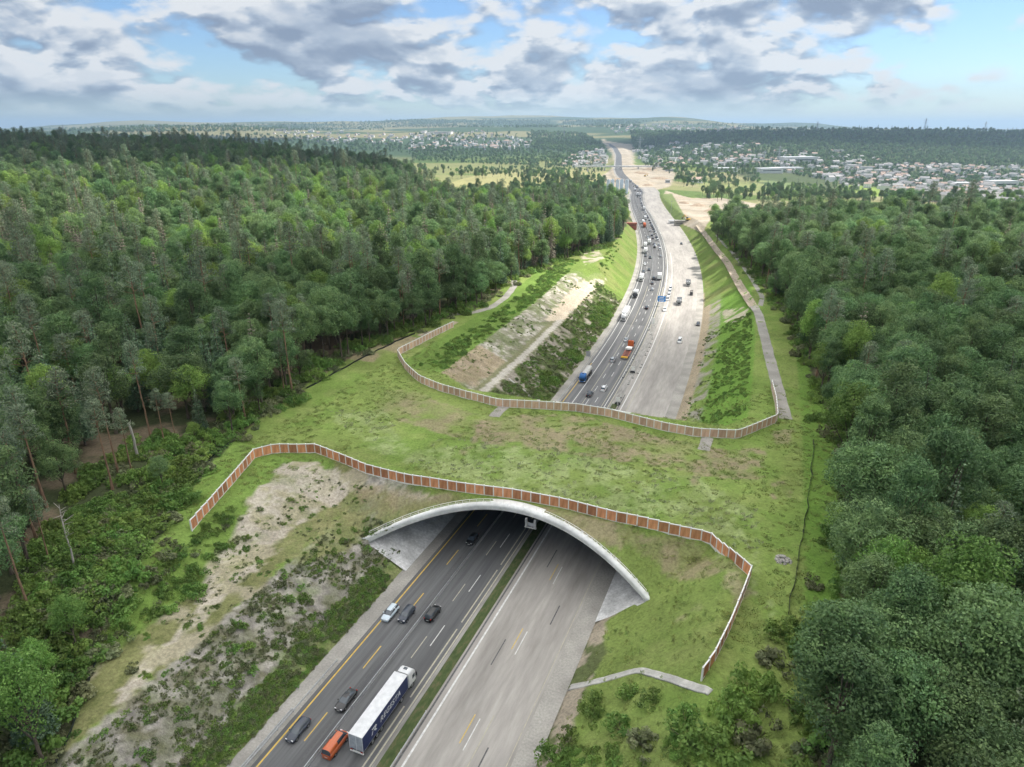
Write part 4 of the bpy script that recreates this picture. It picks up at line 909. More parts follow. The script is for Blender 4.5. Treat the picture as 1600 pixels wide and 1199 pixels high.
def shrub_field():
    P = []; I = []; S = []
    def area(n, s0, s1, l0, l1, kinds, sc, th=0.0, seed=0):
        s = rng.uniform(s0, s1, n); l = rng.uniform(l0, l1, n); x, y, _ = road(s, l); k = fbm(x / 6, y / 6, 90 + seed, 3) > th; k &= in_view(x, y, np.full(n, 8.0), 30)
        x, y = x[k], y[k]; P.append(np.stack([x, y, surf(x, y) - .15], -1)); m = len(x); I.append(rng.choice(kinds, m)); S.append(sc * rng.uniform(.5, 1.25, m))
    area(2600, -80, 4, -37.5, -25, (2, 2, 2, 0), .26, .40, 1); area(240, -80, 4, -37.5, -26, (2, 0), .5, .5, 14); area(2000, -80, -4, -26.8, -22.7, (0, 2, 2, 3), .30, .28, 2); area(500, -40, 10, -50, -32, (2, 2, 0), .22, .45, 17); area(260, -75, -4, -58, -50, (0, 2, 1, 3), .5, .42, 3); area(160, -75, 10, -50, -38, (0, 3), .3, .52, 4)
    area(2600, 82, 262, -37, -23, (2, 2, 0), .36, .38, 5); area(260, 90, 255, -30, -23.5, (1, 2, 0), .7, .5, 15); area(650, 84, 300, -64, -53.5, (3, 3, 0), .6, .38, 6); area(500, 84, 250, -53, -42.5, (2, 0), .3, .52, 7)
    area(1100, 84, 200, 31, 43, (0, 3, 3), .36, .38, 8); area(260, 80, 200, 24, 31, (0, 2), .3, .45, 9); area(520, -80, -32, 24, 46, (0, 3, 3), .42, .4, 10); area(380, -60, 250, 68, 82, (0, 3, 1), .6, .45, 11); area(120, -80, -40, 46, 62, (1, 3, 0), .6, .4, 12); area(160, 250, 480, -40, -35, (0, 3), .5, .45, 13); area(260, 200, 230, -30, -23, (1, 2), .7, .3, 16)
    q = rand_px([(330, 735), (320, 700), (250, 675), (150, 705), (95, 800), (50, 900), (0, 1000), (0, 1120), (60, 1130), (110, 1010), (205, 870)], 520); q = q[rng.random(len(q)) < .62]; h = hits(q); P.append(h - np.array([0, 0, .2])); I.append(rng.choice((0, 2, 3, 1), len(h))); S.append(rng.uniform(.5, 1.5, len(h)))
    for ed, sd_ in ((LEDGE, -1), (REDGE, 1)):      # thicket along the wood edges
        h = hits(ed)[:, :2]; d = np.concatenate([[0], np.cumsum(np.hypot(*np.diff(h, axis=0).T))]); t = rng.uniform(0, d[-1], 900)
        x = np.interp(t, d, h[:, 0]) + rng.normal(0, 3.2, len(t)) + sd_ * 5; y = np.interp(t, d, h[:, 1]) + rng.normal(0, 3.2, len(t)); k = in_view(x, y, np.full(len(x), 15.0), 30); s_, l_, _ = sl(x, y); k &= np.abs(l_) > 40; x, y = x[k], y[k]
        P.append(np.stack([x, y, surf(x, y) - .2], -1)); I.append(rng.choice((0, 1, 2, 2), len(x))); S.append(rng.uniform(.6, 1.5, len(x)))
    P = np.concatenate(P); scatter('undergrowth', P, rng.random(len(P)) * 6.28, np.concatenate(S), np.concatenate(I), {k: PARENTED[(id(BUSH), k)] for k in range(4)}, 'u', label='low scrub and thicket on the cut slopes and wood edges')
shrub_field()
# ------------------------------------------------------------------ meadow: tufts and flower heads
def tuft(seed, mat, n=26, h=.2, r=.6, w=.06):
    rg = np.random.default_rng(seed); V = []; Fc = []
    for i in range(n):
        a = rg.random() * 6.283; q = r * math.sqrt(rg.random()); x, y = math.cos(a) * q, math.sin(a) * q; b = rg.random() * 6.283; dx, dy = math.cos(b) * w, math.sin(b) * w; hh = h * (.6 + .7 * rg.random()); ex, ey = rg.normal(0, .3, 2); o = len(V)
        V += [(x - dx, y - dy, -.05), (x + dx, y + dy, -.05), (x + dx * .5 + ex, y + dy * .5 + ey, hh), (x - dx * .5 + ex, y - dy * .5 + ey, hh)]; Fc.append((o, o + 1, o + 2, o + 3))
    return mesh_np('tuft', V, Fc, [mat])
def meadow():
    g1 = link('grass_tuft', tuft(1, M['grass_blade'])); f1 = link('flowering_tuft', tuft(2, M['flower'], 16, .3, .5, .07))
    for o, px, lb in ((g1, (900, 735), 'tuft of taller grass in the bridge meadow'), (f1, (860, 740), 'pale flowering tuft in the bridge meadow')):
        p = hit(*px)[0]; o.location = p; tag(o, lb, 'plant')
    s = rng.uniform(-70, 110, 18000); l = rng.uniform(-75, 75, 18000); x, y, _ = road(s, l); z, ss, ll, ab = surf(x, y, True)
    k = in_view(x, y, z, 10) & (z > .6) & ((np.abs(l) > 46) | ab | (l > 24)) & ~((l < 0) & (s < 12) & (l > -49)) & ~inpoly(x, y, FOREST_L) & ~inpoly(x, y, FOREST_R)
    k &= ~((s - front_s(l) < 3) & (s > -4) & (np.abs(l) < 33)); n2 = fbm(x / 5, y / 5, 143, 3); k &= n2 + rng.uniform(-.2, .2, len(n2)) > .45
    u, v, _ = proj(x, y, z); drift = inpoly(u, v, [(640, 690), (760, 685), (900, 700), (1010, 735), (1090, 740), (1190, 800), (1215, 980), (1160, 900), (1100, 830), (900, 780), (700, 745), (560, 690), (500, 640), (600, 640)])
    fl = np.where(drift & (n2 > .5) & (rng.random(len(x)) < .55), 1, 0)
    P = np.stack([x, y, z], -1)[k]; scatter('meadow_grass', P, rng.random(len(P)) * 6.28, rng.uniform(.5, 1.1, len(P)), fl[k], {0: (g1,), 1: (f1,)}, 'm', label='meadow grass with pale flowers on bridge and verges')
meadow()
# ------------------------------------------------------------------ vehicles (x forward, y left, z up, origin on the road below the middle)
def sring(x, w, z0, z1, e=4.0, n=14, taper=1.0):
    pts = []
    for j in range(n):
        a = 2 * math.pi * (j + .5) / n; c, s = math.cos(a), math.sin(a)
        yy = math.copysign(abs(c) ** (2 / e), c); zz = math.copysign(abs(s) ** (2 / e), s)
        ww = w * (1 - (1 - taper) * max(0, zz)); pts.append((x, yy * ww, (z0 + z1) / 2 + zz * (z1 - z0) / 2))
    return pts
def wheel_mesh(r, w):
    m = MB(); m.cyl((0, 0, 0), (0, 1, 0), r, w, 16, 0); n = MB(); n.cyl((0, 0, 0), (0, 1, 0), r * .62, w + .03, 12, 0); return m.mesh('tyre', [M['tyre']], True), n.mesh('rim', [M['rim']], True)
def wheel(w, t, loc, rz=None):
    o = link('wheel', w[0], t, loc, rz); link('rim', w[1], o)
WH_CAR, WH_TRUCK = wheel_mesh(.33, .22), wheel_mesh(.5, .34)
CARS = {  # length, width, hood z, belt z, roof z, cabin front, roof front, roof rear, cabin rear (x from nose, share of length)
 'hatchback': (4.2, 1.78, .88, .95, 1.46, .26, .44, .86, .97), 'estate': (4.65, 1.82, .88, .95, 1.47, .26, .42, .90, .985), 'saloon': (4.6, 1.80, .86, .94, 1.43, .27, .43, .70, .86), 'suv': (4.5, 1.86, 1.02, 1.08, 1.68, .24, .38, .90, .98), 'van': (5.0, 1.95, 1.12, 1.18, 1.98, .10, .24, .97, .995)}
def car_meshes(kind):
    L_, Wd, hz, bz, rz, a, b, c, d = CARS[kind]; hw = Wd / 2; X_ = lambda t: L_ / 2 - t * L_
    st = [(0, .72, .38, hz * .74), (.03, .9, .26, hz * .86), (.10, .97, .22, hz * .97), (a, 1, .20, bz), (.5, 1, .20, bz), (.8, 1, .20, bz + .02), (.95, .96, .24, bz), (.985, .88, .30, bz * .94), (1, .76, .42, bz * .8)]
    if kind == 'saloon': st = st[:6] + [(.93, .96, .24, bz - .02), (.985, .88, .32, bz * .88), (1, .76, .42, bz * .76)]
    body = MB(); body.rings([sring(X_(t), hw * w, z0, z1, 4.5) for t, w, z0, z1 in st], 0)
    gl = MB(); lo = bz - .10
    cab = [(a - .01, .90, lo, lo + .14), (b, .86, lo, rz), (b + .025, .86, lo, rz + .01), ((b + c) / 2 - .02, .87, lo, rz + .03), ((b + c) / 2 + .02, .87, lo, rz + .03), (c - .06, .86, lo, rz), (c, .85, lo, rz - .02), (d, .84, lo, lo + .16)]
    rings = [sring(X_(t), hw * w, z0, z1, 3.6, 14, .80) for t, w, z0, z1 in cab]
    paint_f, glass_f = [], []
    def mf(i, j):
        top = 1 <= j <= 5; pill = i in (3,) or i == 1
        return 0 if ((2 <= j <= 4 and 1 <= i <= 5) or (top and i in (1, 3) and False) or (i == 3) or (kind == 'van' and i >= 3 and i < 6)) else 1
    gl.rings(rings, 1, True, mf)
    # roof and pillars belong to the body, the panes are a part of their own
    gb = MB(); gg = MB(); gb.v = list(gl.v); gg.v = list(gl.v)
    for f, m in zip(gl.f, gl.m):
        (gb if m == 0 else gg).f.append(f); (gb if m == 0 else gg).m.append(0)
    body.add(gb.v, gb.f, 0)
    if kind in ('estate', 'suv'):
        for sy in (-1, 1): body.box(X_(c - .03), X_(b + .05), sy * hw * .62 - .025, sy * hw * .62 + .025, rz, rz + .07)
    body.box(-L_ / 2 - .005, L_ / 2 - .02, -hw * .8, hw * .8, .2, .42)
    parts = [('body', body.mesh('body', [M['paint']], True)), ('windows', gg.mesh('windows', [M['glass']], True))]
    for sy in (-1, 1):
        m = MB(); m.box(L_ / 2 - .2, L_ / 2 - .045, sy * hw * .62 - .17, sy * hw * .62 + .17, hz * .66, hz * .84); parts.append(('headlight', m.mesh('headlight', [M['lamp_white']])))
        m = MB(); m.box(-L_ / 2 + .01, -L_ / 2 + .14, sy * hw * .74 - .11, sy * hw * .74 + .11, bz * .72, bz * .98); parts.append(('tail_light', m.mesh('tail_light', [M['lamp_red']])))
        m = MB(); m.box(X_(a + .06) - .09, X_(a + .06) + .09, sy * (hw + .1) - .1, sy * (hw + .1) + .1, bz - .02, bz + .14); parts.append(('mirror', m.mesh('mirror', [M['paint']])))
    m = MB(); m.box(-L_ / 2 - .02, -L_ / 2 + .02, -.26, .26, .5, .61); parts.append(('number_plate', m.mesh('number_plate', [M['plate']])))
    m = MB(); m.box(L_ / 2 - .03, L_ / 2 + .012, -.26, .26, .36, .47); parts.append(('number_plate', m.mesh('number_plate', [M['plate']])))
    m = MB(); m.box(L_ / 2 - .08, L_ / 2 - .012, -hw * .45, hw * .45, .46, hz * .68); parts.append(('grille', m.mesh('grille', [M['black']])))
    wh = [(L_ * .31, hw - .1), (L_ * .31, -hw + .1), (-L_ * .29, hw - .1), (-L_ * .29, -hw + .1)]
    return parts, wh
CARM = {k: car_meshes(k) for k in CARS}
CARCOL = {'white': (.74, .75, .76), 'silver': (.42, .45, .48), 'black': (.012, .013, .015), 'dark grey': (.05, .055, .06), 'dark blue': (.02, .03, .05), 'red': (.35, .03, .02), 'orange': (.46, .10, .025), 'pale blue': (.50, .58, .64)}
def road_pose(px, py, away, q=None):
    x, y = unp(px, py, 0.0); s, l, yy = [float(v) for v in sl(np.array([x]), np.array([y]))[:3]] if False else [float(np.ravel(v)[0]) for v in sl(np.array([x]), np.array([y]))]
    if q is not None: l = q - QL
    return s, l
def place_pose(s, l, away, yaw=0.0):
    x, y, h = road(s, l); x, y, h = float(x), float(y), float(h)
    ang = math.pi / 2 - h + (0 if away else math.pi) + yaw
    return (x, y, float(road_z(y)) + .012), ang
USED = []
def car(kind, colour, px, py, away, label, q=None, group=None, simple=False, yaw=0.0):
    s, l = road_pose(px, py, away, q); loc, ang = place_pose(s, l, away, yaw)
    t = empty('van' if kind == 'van' else 'car', loc, ang); tag(t, label, 'van' if kind == 'van' else 'car', group)
    parts, wh = CARM[kind]; c = (*CARCOL[colour], 1)
    for nm, me in parts:
        if simple and nm in ('mirror', 'number_plate', 'grille'): continue
        o = link(nm, me, t); o.color = c
    for p in wh: wheel(WH_CAR, t, (p[0], p[1], .33))
    USED.append((s, l)); return t
# ---- lorries
def cab_parts(t, x0, mat, hgt=3.7, sleeper=True):
    """tractor cab: x0 is its front"""
    m = MB(); rings = [sring(x0 - .02, 1.14, .55, 2.2, 8), sring(x0 - .12, 1.2, .5, 2.9, 8), sring(x0 - .55, 1.24, .5, hgt - .28, 8, taper=.95), sring(x0 - 1.1, 1.24, .5, hgt, 8, taper=.93), sring(x0 - 2.2, 1.24, .5, hgt - .05, 8, taper=.93)]
    m.rings(rings); c = m.build('cab', mat, t, True)
    m = MB(); m.add([(x0 + .03, -1.05, 1.75), (x0 + .03, 1.05, 1.75), (x0 - .26, 1.02, 2.75), (x0 - .26, -1.02, 2.75)], [(0, 1, 2, 3)]); m.build('windscreen', M['glass'], t)
    for sy in (-1, 1):
        m = MB(); m.box(x0 - 1.15, x0 - .42, sy * 1.235 - .02, sy * 1.235 + .02, 1.75, 2.5); m.build('side_window', M['glass'], t)
        m = MB(); m.box(x0 - .2, x0 - .05, sy * 1.42 - .12, sy * 1.42 + .12, 1.75, 2.5); m.build('mirror', M['black'], t)
        m = MB(); m.box(x0 - .1, x0 + .03, sy * .9 - .22, sy * .9 + .22, .7, .95); m.build('headlight', M['lamp_white'], t)
    m = MB(); m.box(x0 - .06, x0 + .02, -.85, .85, .98, 1.55); m.build('grille', M['black'], t)
    m = MB(); m.box(x0 - 1.5, x0 - .95, -.35, .35, hgt - .04, hgt + .03); m.build('roof_hatch', M['glass'], t)
    m = MB(); m.box(x0 - 5.6, x0 - 1.2, -.45, .45, .55, .95); m.build('chassis', M['dark_steel'], t)
    for dx in (1.35, 4.9):
        for sy in (-1, 1): wheel(WH_TRUCK, t, (x0 - dx, sy * 1.03, .5))
def semi(px, py, away, label, cabm, sidem, roofm, rearm, q=None, lettering=False, L_=13.6, simple=False, name='articulated_lorry', group=None):
    s, l = road_pose(px, py, away, q); loc, ang = place_pose(s, l, away); t = empty(name, loc, ang); tag(t, label, 'lorry', group); x0 = L_ / 2 + 1.45
    cab_parts(t, x0, cabm); xf, xr = x0 - 2.75, x0 - 2.75 - L_
    m = MB(); m.box(xr, xf, -1.27, 1.27, 3.93, 4.0); m.build('roof', roofm, t)
    for sy in (-1, 1):
        m = MB(); m.box(xr + .04, xf - .04, sy * 1.245 - .03, sy * 1.245 + .03, 1.15, 3.93); sd_ = m.build('side_curtain', sidem, t)
        if lettering:
            for txt, sz, xo, mat in (('REGESTA', 1.42, 1.0, M['truck_white']),):
                me = LETTERS; o = link('lettering', me, sd_); o.rotation_euler = (math.pi / 2, 0, 0 if sy < 0 else math.pi); o.location = ((xr + xf) / 2 + (1.2 if sy < 0 else -1.2), sy * 1.281, 2.55)
            m = MB(); k = 1 if sy < 0 else -1; cx = (xr + xf) / 2 - k * 3.6     # winged R-like emblem in front of the word
            for pts in (((-.75, .62), (.55, .62), (.8, .25), (.35, -.1), (.8, -.62), (.35, -.62), (-.1, -.12), (-.25, -.12), (-.05, .12), (.2, .12), (.28, .28), (-.5, .28)), ((-.6, .05), (-.32, .05), (-.62, -.62), (-.95, -.62))):
                n_ = len(pts); m.add([(cx + k * a * .95, sy * 1.281 + sy * .004, 2.55 + b * .95) for a, b in pts], [tuple(range(n_)) if True else ()])
            m.build('emblem', M['truck_white'], sd_)
        m = MB(); m.box(xr + .1, xf - .1, sy * 1.22 - .03, sy * 1.22 + .03, 1.0, 1.15); m.build('side_rail', M['steel'], t)
        if not simple:
            m = MB(); m.box(xr + 5.2, xf - 3.5, sy * 1.15 - .04, sy * 1.15 + .04, .5, .98); m.build('side_guard', M['dark_steel'], t)
    m = MB(); m.box(xf - .06, xf, -1.25, 1.25, 1.0, 3.93); m.build('front_wall', M['truck_white'], t)
    m = MB(); m.box(xr, xr + .06, -1.25, 1.25, 1.0, 3.93)
    rd = m.build('rear_doors', rearm, t)
    if not simple:
        for yy in (-1.2, -.04, 1.2): m = MB(); m.box(xr - .04, xr - .005, yy - .05, yy + .05, 1.0, 3.93); m.build('door_frame', M['truck_white'], rd)
        for sy in (-1, 1): m = MB(); m.box(xr - .05, xr + .01, sy * .95 - .22, sy * .95 + .22, .78, .95); m.build('tail_light', M['lamp_red'], t)
    m = MB(); m.box(xr, xf, -1.1, 1.1, .95, 1.15); m.build('trailer_frame', M['dark_steel'], t)
    m = MB(); m.box(xr - .08, xr + .12, -1.22, 1.22, .48, .68); m.build('rear_bumper', M['plate'], t)
    for k in range(3):
        for sy in (-1, 1): wheel(WH_TRUCK, t, (xr + 2.6 + k * 1.32, sy * 1.03, .5))
    USED.append((s, l)); return t
def rigid(px, py, away, label, cabm, boxm, q=None, L_=6.5, group=None):
    s, l = road_pose(px, py, away, q); loc, ang = place_pose(s, l, away); t = empty('box_lorry', loc, ang); tag(t, label, 'lorry', group); x0 = L_ / 2 + 1.0
    cab_parts(t, x0, cabm, 3.0); xf, xr = x0 - 2.35, x0 - 2.35 - L_
    m = MB(); m.box(xr, xf, -1.24, 1.24, 1.05, 3.6); o = m.build('box_body', boxm, t); md = o.modifiers.new('b', 'BEVEL'); md.width = .05
    m = MB(); m.box(xr, xf, -.5, .5, .6, 1.05); m.build('rear_frame', M['dark_steel'], t)
    for sy in (-1, 1): wheel(WH_TRUCK, t, (xr + 1.5, sy * 1.0, .5))
    USED.append((s, l)); return t
# ---- the vehicles in the foreground
G1 = 'vehicles on the near motorway'
semi(589, 1113, True, 'white articulated lorry with navy trailer side lettered in white beside orange van', M['truck_white'], M['truck_navy'], M['truck_white'], M['truck_rear'], q=13.1, lettering=True, group=G1)
car('van', 'orange', 526, 1168, True, 'orange delivery van beside the tail of the navy lorry', q=9.2, group=G1)
car('saloon', 'black', 537, 1096, False, 'black car coming towards camera alone in the inner lane near navy lorry', q=5.5, group=G1)
car('estate', 'dark blue', 463, 1143, False, 'dark estate car nearest the camera at bottom left, by the yellow line', q=1.9, group=G1)
car('estate', 'pale blue', 613, 962, False, 'pale silver estate car on the yellow line below the portal', q=0.9, group=G1)
car('suv', 'dark blue', 640, 965, False, 'dark blue car beside the pale silver estate, facing camera', q=4.2, group=G1)
car('suv', 'black', 679, 963, True, 'black car driving away between the barrier and dashed lane line', q=8.9, group=G1)
car('hatchback', 'black', 740, 846, False, 'dark car with bright headlights inside the tunnel', q=5.3, group=G1)
# ---- just beyond the bridge
G2 = 'vehicles beyond the bridge'
car('suv', 'dark grey', 927, 619, True, 'grey car nearest behind the back fence', q=7.6, group=G2)
car('suv', 'white', 947, 610, True, 'white estate car beside the grey car behind the back fence', q=11.2, group=G2)
car('suv', 'silver', 961, 565, True, 'silver car left of the low-loader tail', q=7.7, group=G2)
car('saloon', 'silver', 981, 533, True, 'silver car just ahead of the orange low-loader', q=8.1, group=G2)
def lowloader():
    s, l = road_pose(981, 553, True, 11.9); loc, ang = place_pose(s, l, True); t = empty('low_loader', loc, ang); tag(t, 'orange tractor unit pulling an empty low-loader trailer beyond the bridge', 'lorry', G2)
    cab_parts(t, 9.5, M['orange'], 3.6)
    m = MB(); m.box(1.8, 5.8, -1.25, 1.25, 1.25, 1.55); m.box(1.8, 2.6, -1.25, 1.25, 1.55, 1.95); m.build('gooseneck', M['galv'], t)
    m = MB(); m.box(-7.5, 1.8, -1.35, -.95, .72, 1.0); m.box(-7.5, 1.8, .95, 1.35, .72, 1.0)
    for k in range(8): m.box(-7.3 + k * 1.15, -7.0 + k * 1.15, -.95, .95, .74, .92)
    m.build('loading_bed', M['red_paint'], t)
    m = MB(); m.box(-8.6, -7.5, -1.38, 1.38, .8, 1.25); m.build('tail_ramp', noise_mat('amber', (.5, .28, .03), (.6, .36, .05), 2), t)
    for k in range(3):
        for sy in (-1, 1): wheel(wheel_small, t, (-6.8 + k * 1.25, sy * 1.1, .38))
wheel_small = wheel_mesh(.38, .3)
lowloader()
def blue_truck():
    s, l = road_pose(913, 590, False, 1.8); loc, ang = place_pose(s, l, False); t = empty('flatbed_lorry', loc, ang); tag(t, 'blue-cabbed lorry with pale tanker load behind the back fence', 'lorry', G2)
    cab_parts(t, 6.5, M['blue'], 3.6)
    m = MB(); m.rings([sring(3.6 - .01, .9, 1.5, 3.0, 2.4), sring(3.4, 1.15, 1.25, 3.3, 2.4), sring(-5.6, 1.15, 1.25, 3.3, 2.4), sring(-5.9, .9, 1.5, 3.0, 2.4)]); m.build('tank', noise_mat('tank_grey', (.36, .36, .35), (.5, .49, .47), 1.5, .5), t, True)
    m = MB(); m.box(-6.0, 3.6, -1.1, 1.1, .95, 1.25); m.build('trailer_frame', M['dark_steel'], t)
    for k in range(3):
        for sy in (-1, 1): wheel(WH_TRUCK, t, (-4.9 + k * 1.3, sy * 1.03, .5))
blue_truck()
semi(977, 496, False, 'long white lorry coming towards camera beside the left verge', M['truck_white'], M['truck_white'], M['truck_white'], M['truck_white'], q=2.0, simple=True, group=G2)
rigid(992, 464, False, 'white-topped dark-fronted lorry behind the long white lorry', M['dark_steel'], M['truck_white'], 2.0, 5.5, G2)
rigid(1004, 438, False, 'white box lorry third in the oncoming line beyond the bridge', M['truck_white'], M['truck_white'], 2.0, 7.5, G2)
rigid(1033, 436, True, 'white box lorry driving away beside two dark cars', M['truck_white'], M['truck_white'], 13.0, 8.0, G2)
for a in (('van', 'black', 1024, 437, True, 'black van left of the white box lorry driving away', 9.4), ('saloon', 'black', 1021, 444, True, 'black car right behind the black van driving away', 9.2), ('hatchback', 'silver', 1023, 454, True, 'silver car third behind the black van driving away', 10.2), ('suv', 'black', 1017, 483, True, 'black car alone in the lane nearest the blue sign', 10.6),
          ('hatchback', 'dark grey', 1008.5, 426, False, 'dark car behind the third oncoming white lorry', 2.0), ('saloon', 'black', 1016.5, 423, False, 'black car in the inner oncoming lane level with dark car', 5.4), ('hatchback', 'white', 1011.5, 414, False, 'white car alone in the outer oncoming lane', 2.0), ('suv', 'black', 1020.5, 404, False, 'black off-roader in the inner oncoming lane', 5.4), ('hatchback', 'dark grey', 1013, 401, False, 'grey car leading the pair of white lorries', 2.0),
          ('hatchback', 'silver', 1035.5, 402, True, 'silver car alone in the right-hand away lane', 13.0), ('van', 'white', 1034, 391, True, 'white van ahead of lone silver car driving away', 13.0), ('hatchback', 'silver', 1026, 385, True, 'silver car left of the white van driving away', 9.6)):
    car(a[0], a[1], a[2], a[3], a[4], a[5], q=a[6], group=G2, simple=True)
rigid(1013.5, 395.5, False, 'first of two white lorries following the grey car', M['truck_white'], M['truck_white'], 2.0, 7.5, G2)
rigid(1014, 387, False, 'second of two white lorries following the grey car', M['truck_white'], M['truck_white'], 2.0, 7.5, G2)
# ---- the distant queue, row by row from near to far: (zoom x, zoom y, colour, kind)
JAM = [(635, 820, 'd', 'c'), (690, 832, 's', 'c'), (640, 858, 'd', 'c'), (575, 812, 'w', 't'), (683, 772, 'w', 'v'), (570, 738, 's', 'c'), (610, 748, 'd', 'c'), (665, 732, 'd', 'c'), (610, 712, 'd', 'c'), (700, 692, 'w', 'v'), (685, 667, 'd', 'c'), (590, 657, 's', 'c'), (635, 632, 'd', 'c'), (545, 600, 'o', 't'), (625, 592, 'd', 'c'), (660, 610, 'd', 'c'), (540, 560, 'w', 't'), (610, 552, 'd', 'c'), (650, 576, 's', 'c'), (600, 522, 'd', 'c'), (525, 505, 'w', 't'),
       (585, 487, 'd', 'c'), (625, 487, 'd', 'c'), (580, 440, 'w', 'v'), (610, 424, 'w', 'v'), (650, 424, 'w', 'c'), (595, 388, 'w', 't'), (555, 376, 'w', 'v'), (575, 342, 'd', 'c'), (640, 345, 's', 'c'), (540, 303, 'w', 'v'), (570, 312, 'd', 'c'), (530, 272, 'w', 'c'), (565, 282, 's', 'c'), (495, 268, 'd', 'c'), (520, 250, 'd', 'c'), (490, 228, 'w', 'c'), (545, 208, 'w', 't'), (520, 222, 'd', 'c'), (460, 205, 'w', 't'), (462, 228, 'd', 'c'), (590, 172, 's', 'c'), (500, 166, 'd', 'c'), (470, 155, 'd', 'c'), (425, 148, 'w', 't'), (490, 142, 'd', 'c'), (530, 150, 's', 'c'), (475, 106, 'w', 't'), (455, 66, 'w', 'v'), (430, 54, 's', 'c'), (400, 92, 'd', 'c'), (440, 90, 'd', 'c'), (415, 30, 'w', 't'), (395, 20, 'w', 'c')]
LANES = (1.9, 5.4, 9.3, 12.9)
def ordinal(n): return f"{n}{'th' if 10 <= n % 100 <= 20 else {1: 'st', 2: 'nd', 3: 'rd'}.get(n % 10, 'th')}"
def jam():
    cnt = {}; lane_s = {q: [] for q in LANES}
    for zx, zy, c, k in JAM:
        px, py = 940 + zx / 8, 280 + zy / 8; s, l = road_pose(px, py, True)
        q = min(LANES, key=lambda v: abs(v - (l + QL))); need = 15 if k == 't' else 7
        while any(abs(s - o) < (need + m) / 2 for o, m in lane_s[q]): s += 2
        lane_s[q].append((s, need)); x, y, _ = road(s, q - QL); u, v, _d = proj(np.array([float(x)]), np.array([float(y)]), np.array([0.0]))
        away = q > 7.1; ln = {1.9: 'outer oncoming', 5.4: 'inner oncoming', 9.3: 'inner away', 12.9: 'outer away'}[q]; cnt[q] = cnt.get(q, 0) + 1
        col = {'d': 'dark', 'w': 'white', 's': 'silver', 'o': 'orange'}[c]; nm = {'c': 'car', 'v': 'van', 't': 'lorry'}[k]
        lb = f'{col} {nm}, {ordinal(cnt[q])} from the front of the far queue in the {ln} lane'
        if k == 't': rigid(float(u[0]), float(v[0]), away, lb, M['orange'] if c == 'o' else M['truck_white'], M['orange'] if c == 'o' else M['truck_white'], q, 7.5, 'far traffic queue')
        else: car('van' if k == 'v' else random.choice(('hatchback', 'estate', 'saloon', 'suv')), {'d': random.choice(('black', 'dark grey', 'dark blue')), 'w': 'white', 's': 'silver', 'o': 'orange'}[c], float(u[0]), float(v[0]), away, lb, q, 'far traffic queue', True)
jam()
# ---- on the closed concrete carriageway
G3 = 'vehicles on the closed carriageway'
car('van', 'white', 1062, 535, False, 'white van standing alone on the closed concrete carriageway', group=G3, simple=True)
for (px, py), w in zip(((1038.5, 486), (1043, 469), (1045, 463), (1046.3, 457.5), (1047.5, 452.5)), ('standing apart in front of the parked row', 'first of the parked row near the blue sign', 'second of the parked row near the blue sign', 'third of the parked row near the blue sign', 'last of the parked row near the blue sign')):
    car('van' if py < 470 else 'suv', 'white', px, py, False, f'white vehicle {w}', group=G3, simple=True)
def tipper(px, py, label, col):
    s, l = road_pose(px, py, False); loc, ang = place_pose(s, l, False); t = empty('tipper_truck', loc, ang); tag(t, label, 'lorry', G3); cab_parts(t, 4.0, col, 2.9)
    m = MB(); m.add([(1.6, -1.2, 1.3), (1.6, 1.2, 1.3), (-3.6, 1.2, 1.3), (-3.6, -1.2, 1.3), (1.8, -1.35, 2.9), (1.8, 1.35, 2.9), (-3.9, 1.35, 2.9), (-3.9, -1.35, 2.9)], [(0, 1, 2, 3), (0, 4, 5, 1), (1, 5, 6, 2), (2, 6, 7, 3), (3, 7, 4, 0)]); o = m.build('skip', M['steel'], t); md = o.modifiers.new('s', 'SOLIDIFY'); md.thickness = .1
    for dx in (-1.6, -2.9):
        for sy in (-1, 1): wheel(WH_TRUCK, t, (dx, sy * 1.0, .5))
tipper(1061, 475, 'grey tipper truck nearest on the closed carriageway', M['sign_grey']); tipper(1075, 446, 'grey tipper truck farther off on the closed carriageway', M['sign_grey'])
def roller(px, py, label):
    s, l = road_pose(px, py, False); loc, ang = place_pose(s, l, False); t = empty('road_roller', loc, ang); tag(t, label, 'roller', G3)
    for dx in (-1.3, 1.3): m = MB(); m.cyl((dx, 0, .65), (0, 1, 0), .65, 1.7, 18); m.build('drum', M['dark_steel'], t, True)
    m = MB(); m.box(-1.7, 1.7, -.75, .75, .95, 1.6); m.build('body', M['black'], t)
    m = MB(); m.box(-.7, .7, -.75, .75, 2.6, 2.75); m.build('canopy', M['black'], t)
    for a in (-.6, .6):
        for b in (-.65, .65): m = MB(); m.bar((a, b, 1.6), (a, b, 2.6), .05); m.build('canopy_post', M['black'], t)
roller(1080, 461, 'black road roller near the right edge of closed carriageway')
car('estate', 'black', 1087, 508, False, 'dark car parked at the right edge of the closed carriageway', q=38.2, group=G3, simple=True)
car('hatchback', 'dark grey', 1064.5, 382, False, 'lone grey car far along the closed carriageway', group=G3, simple=True)

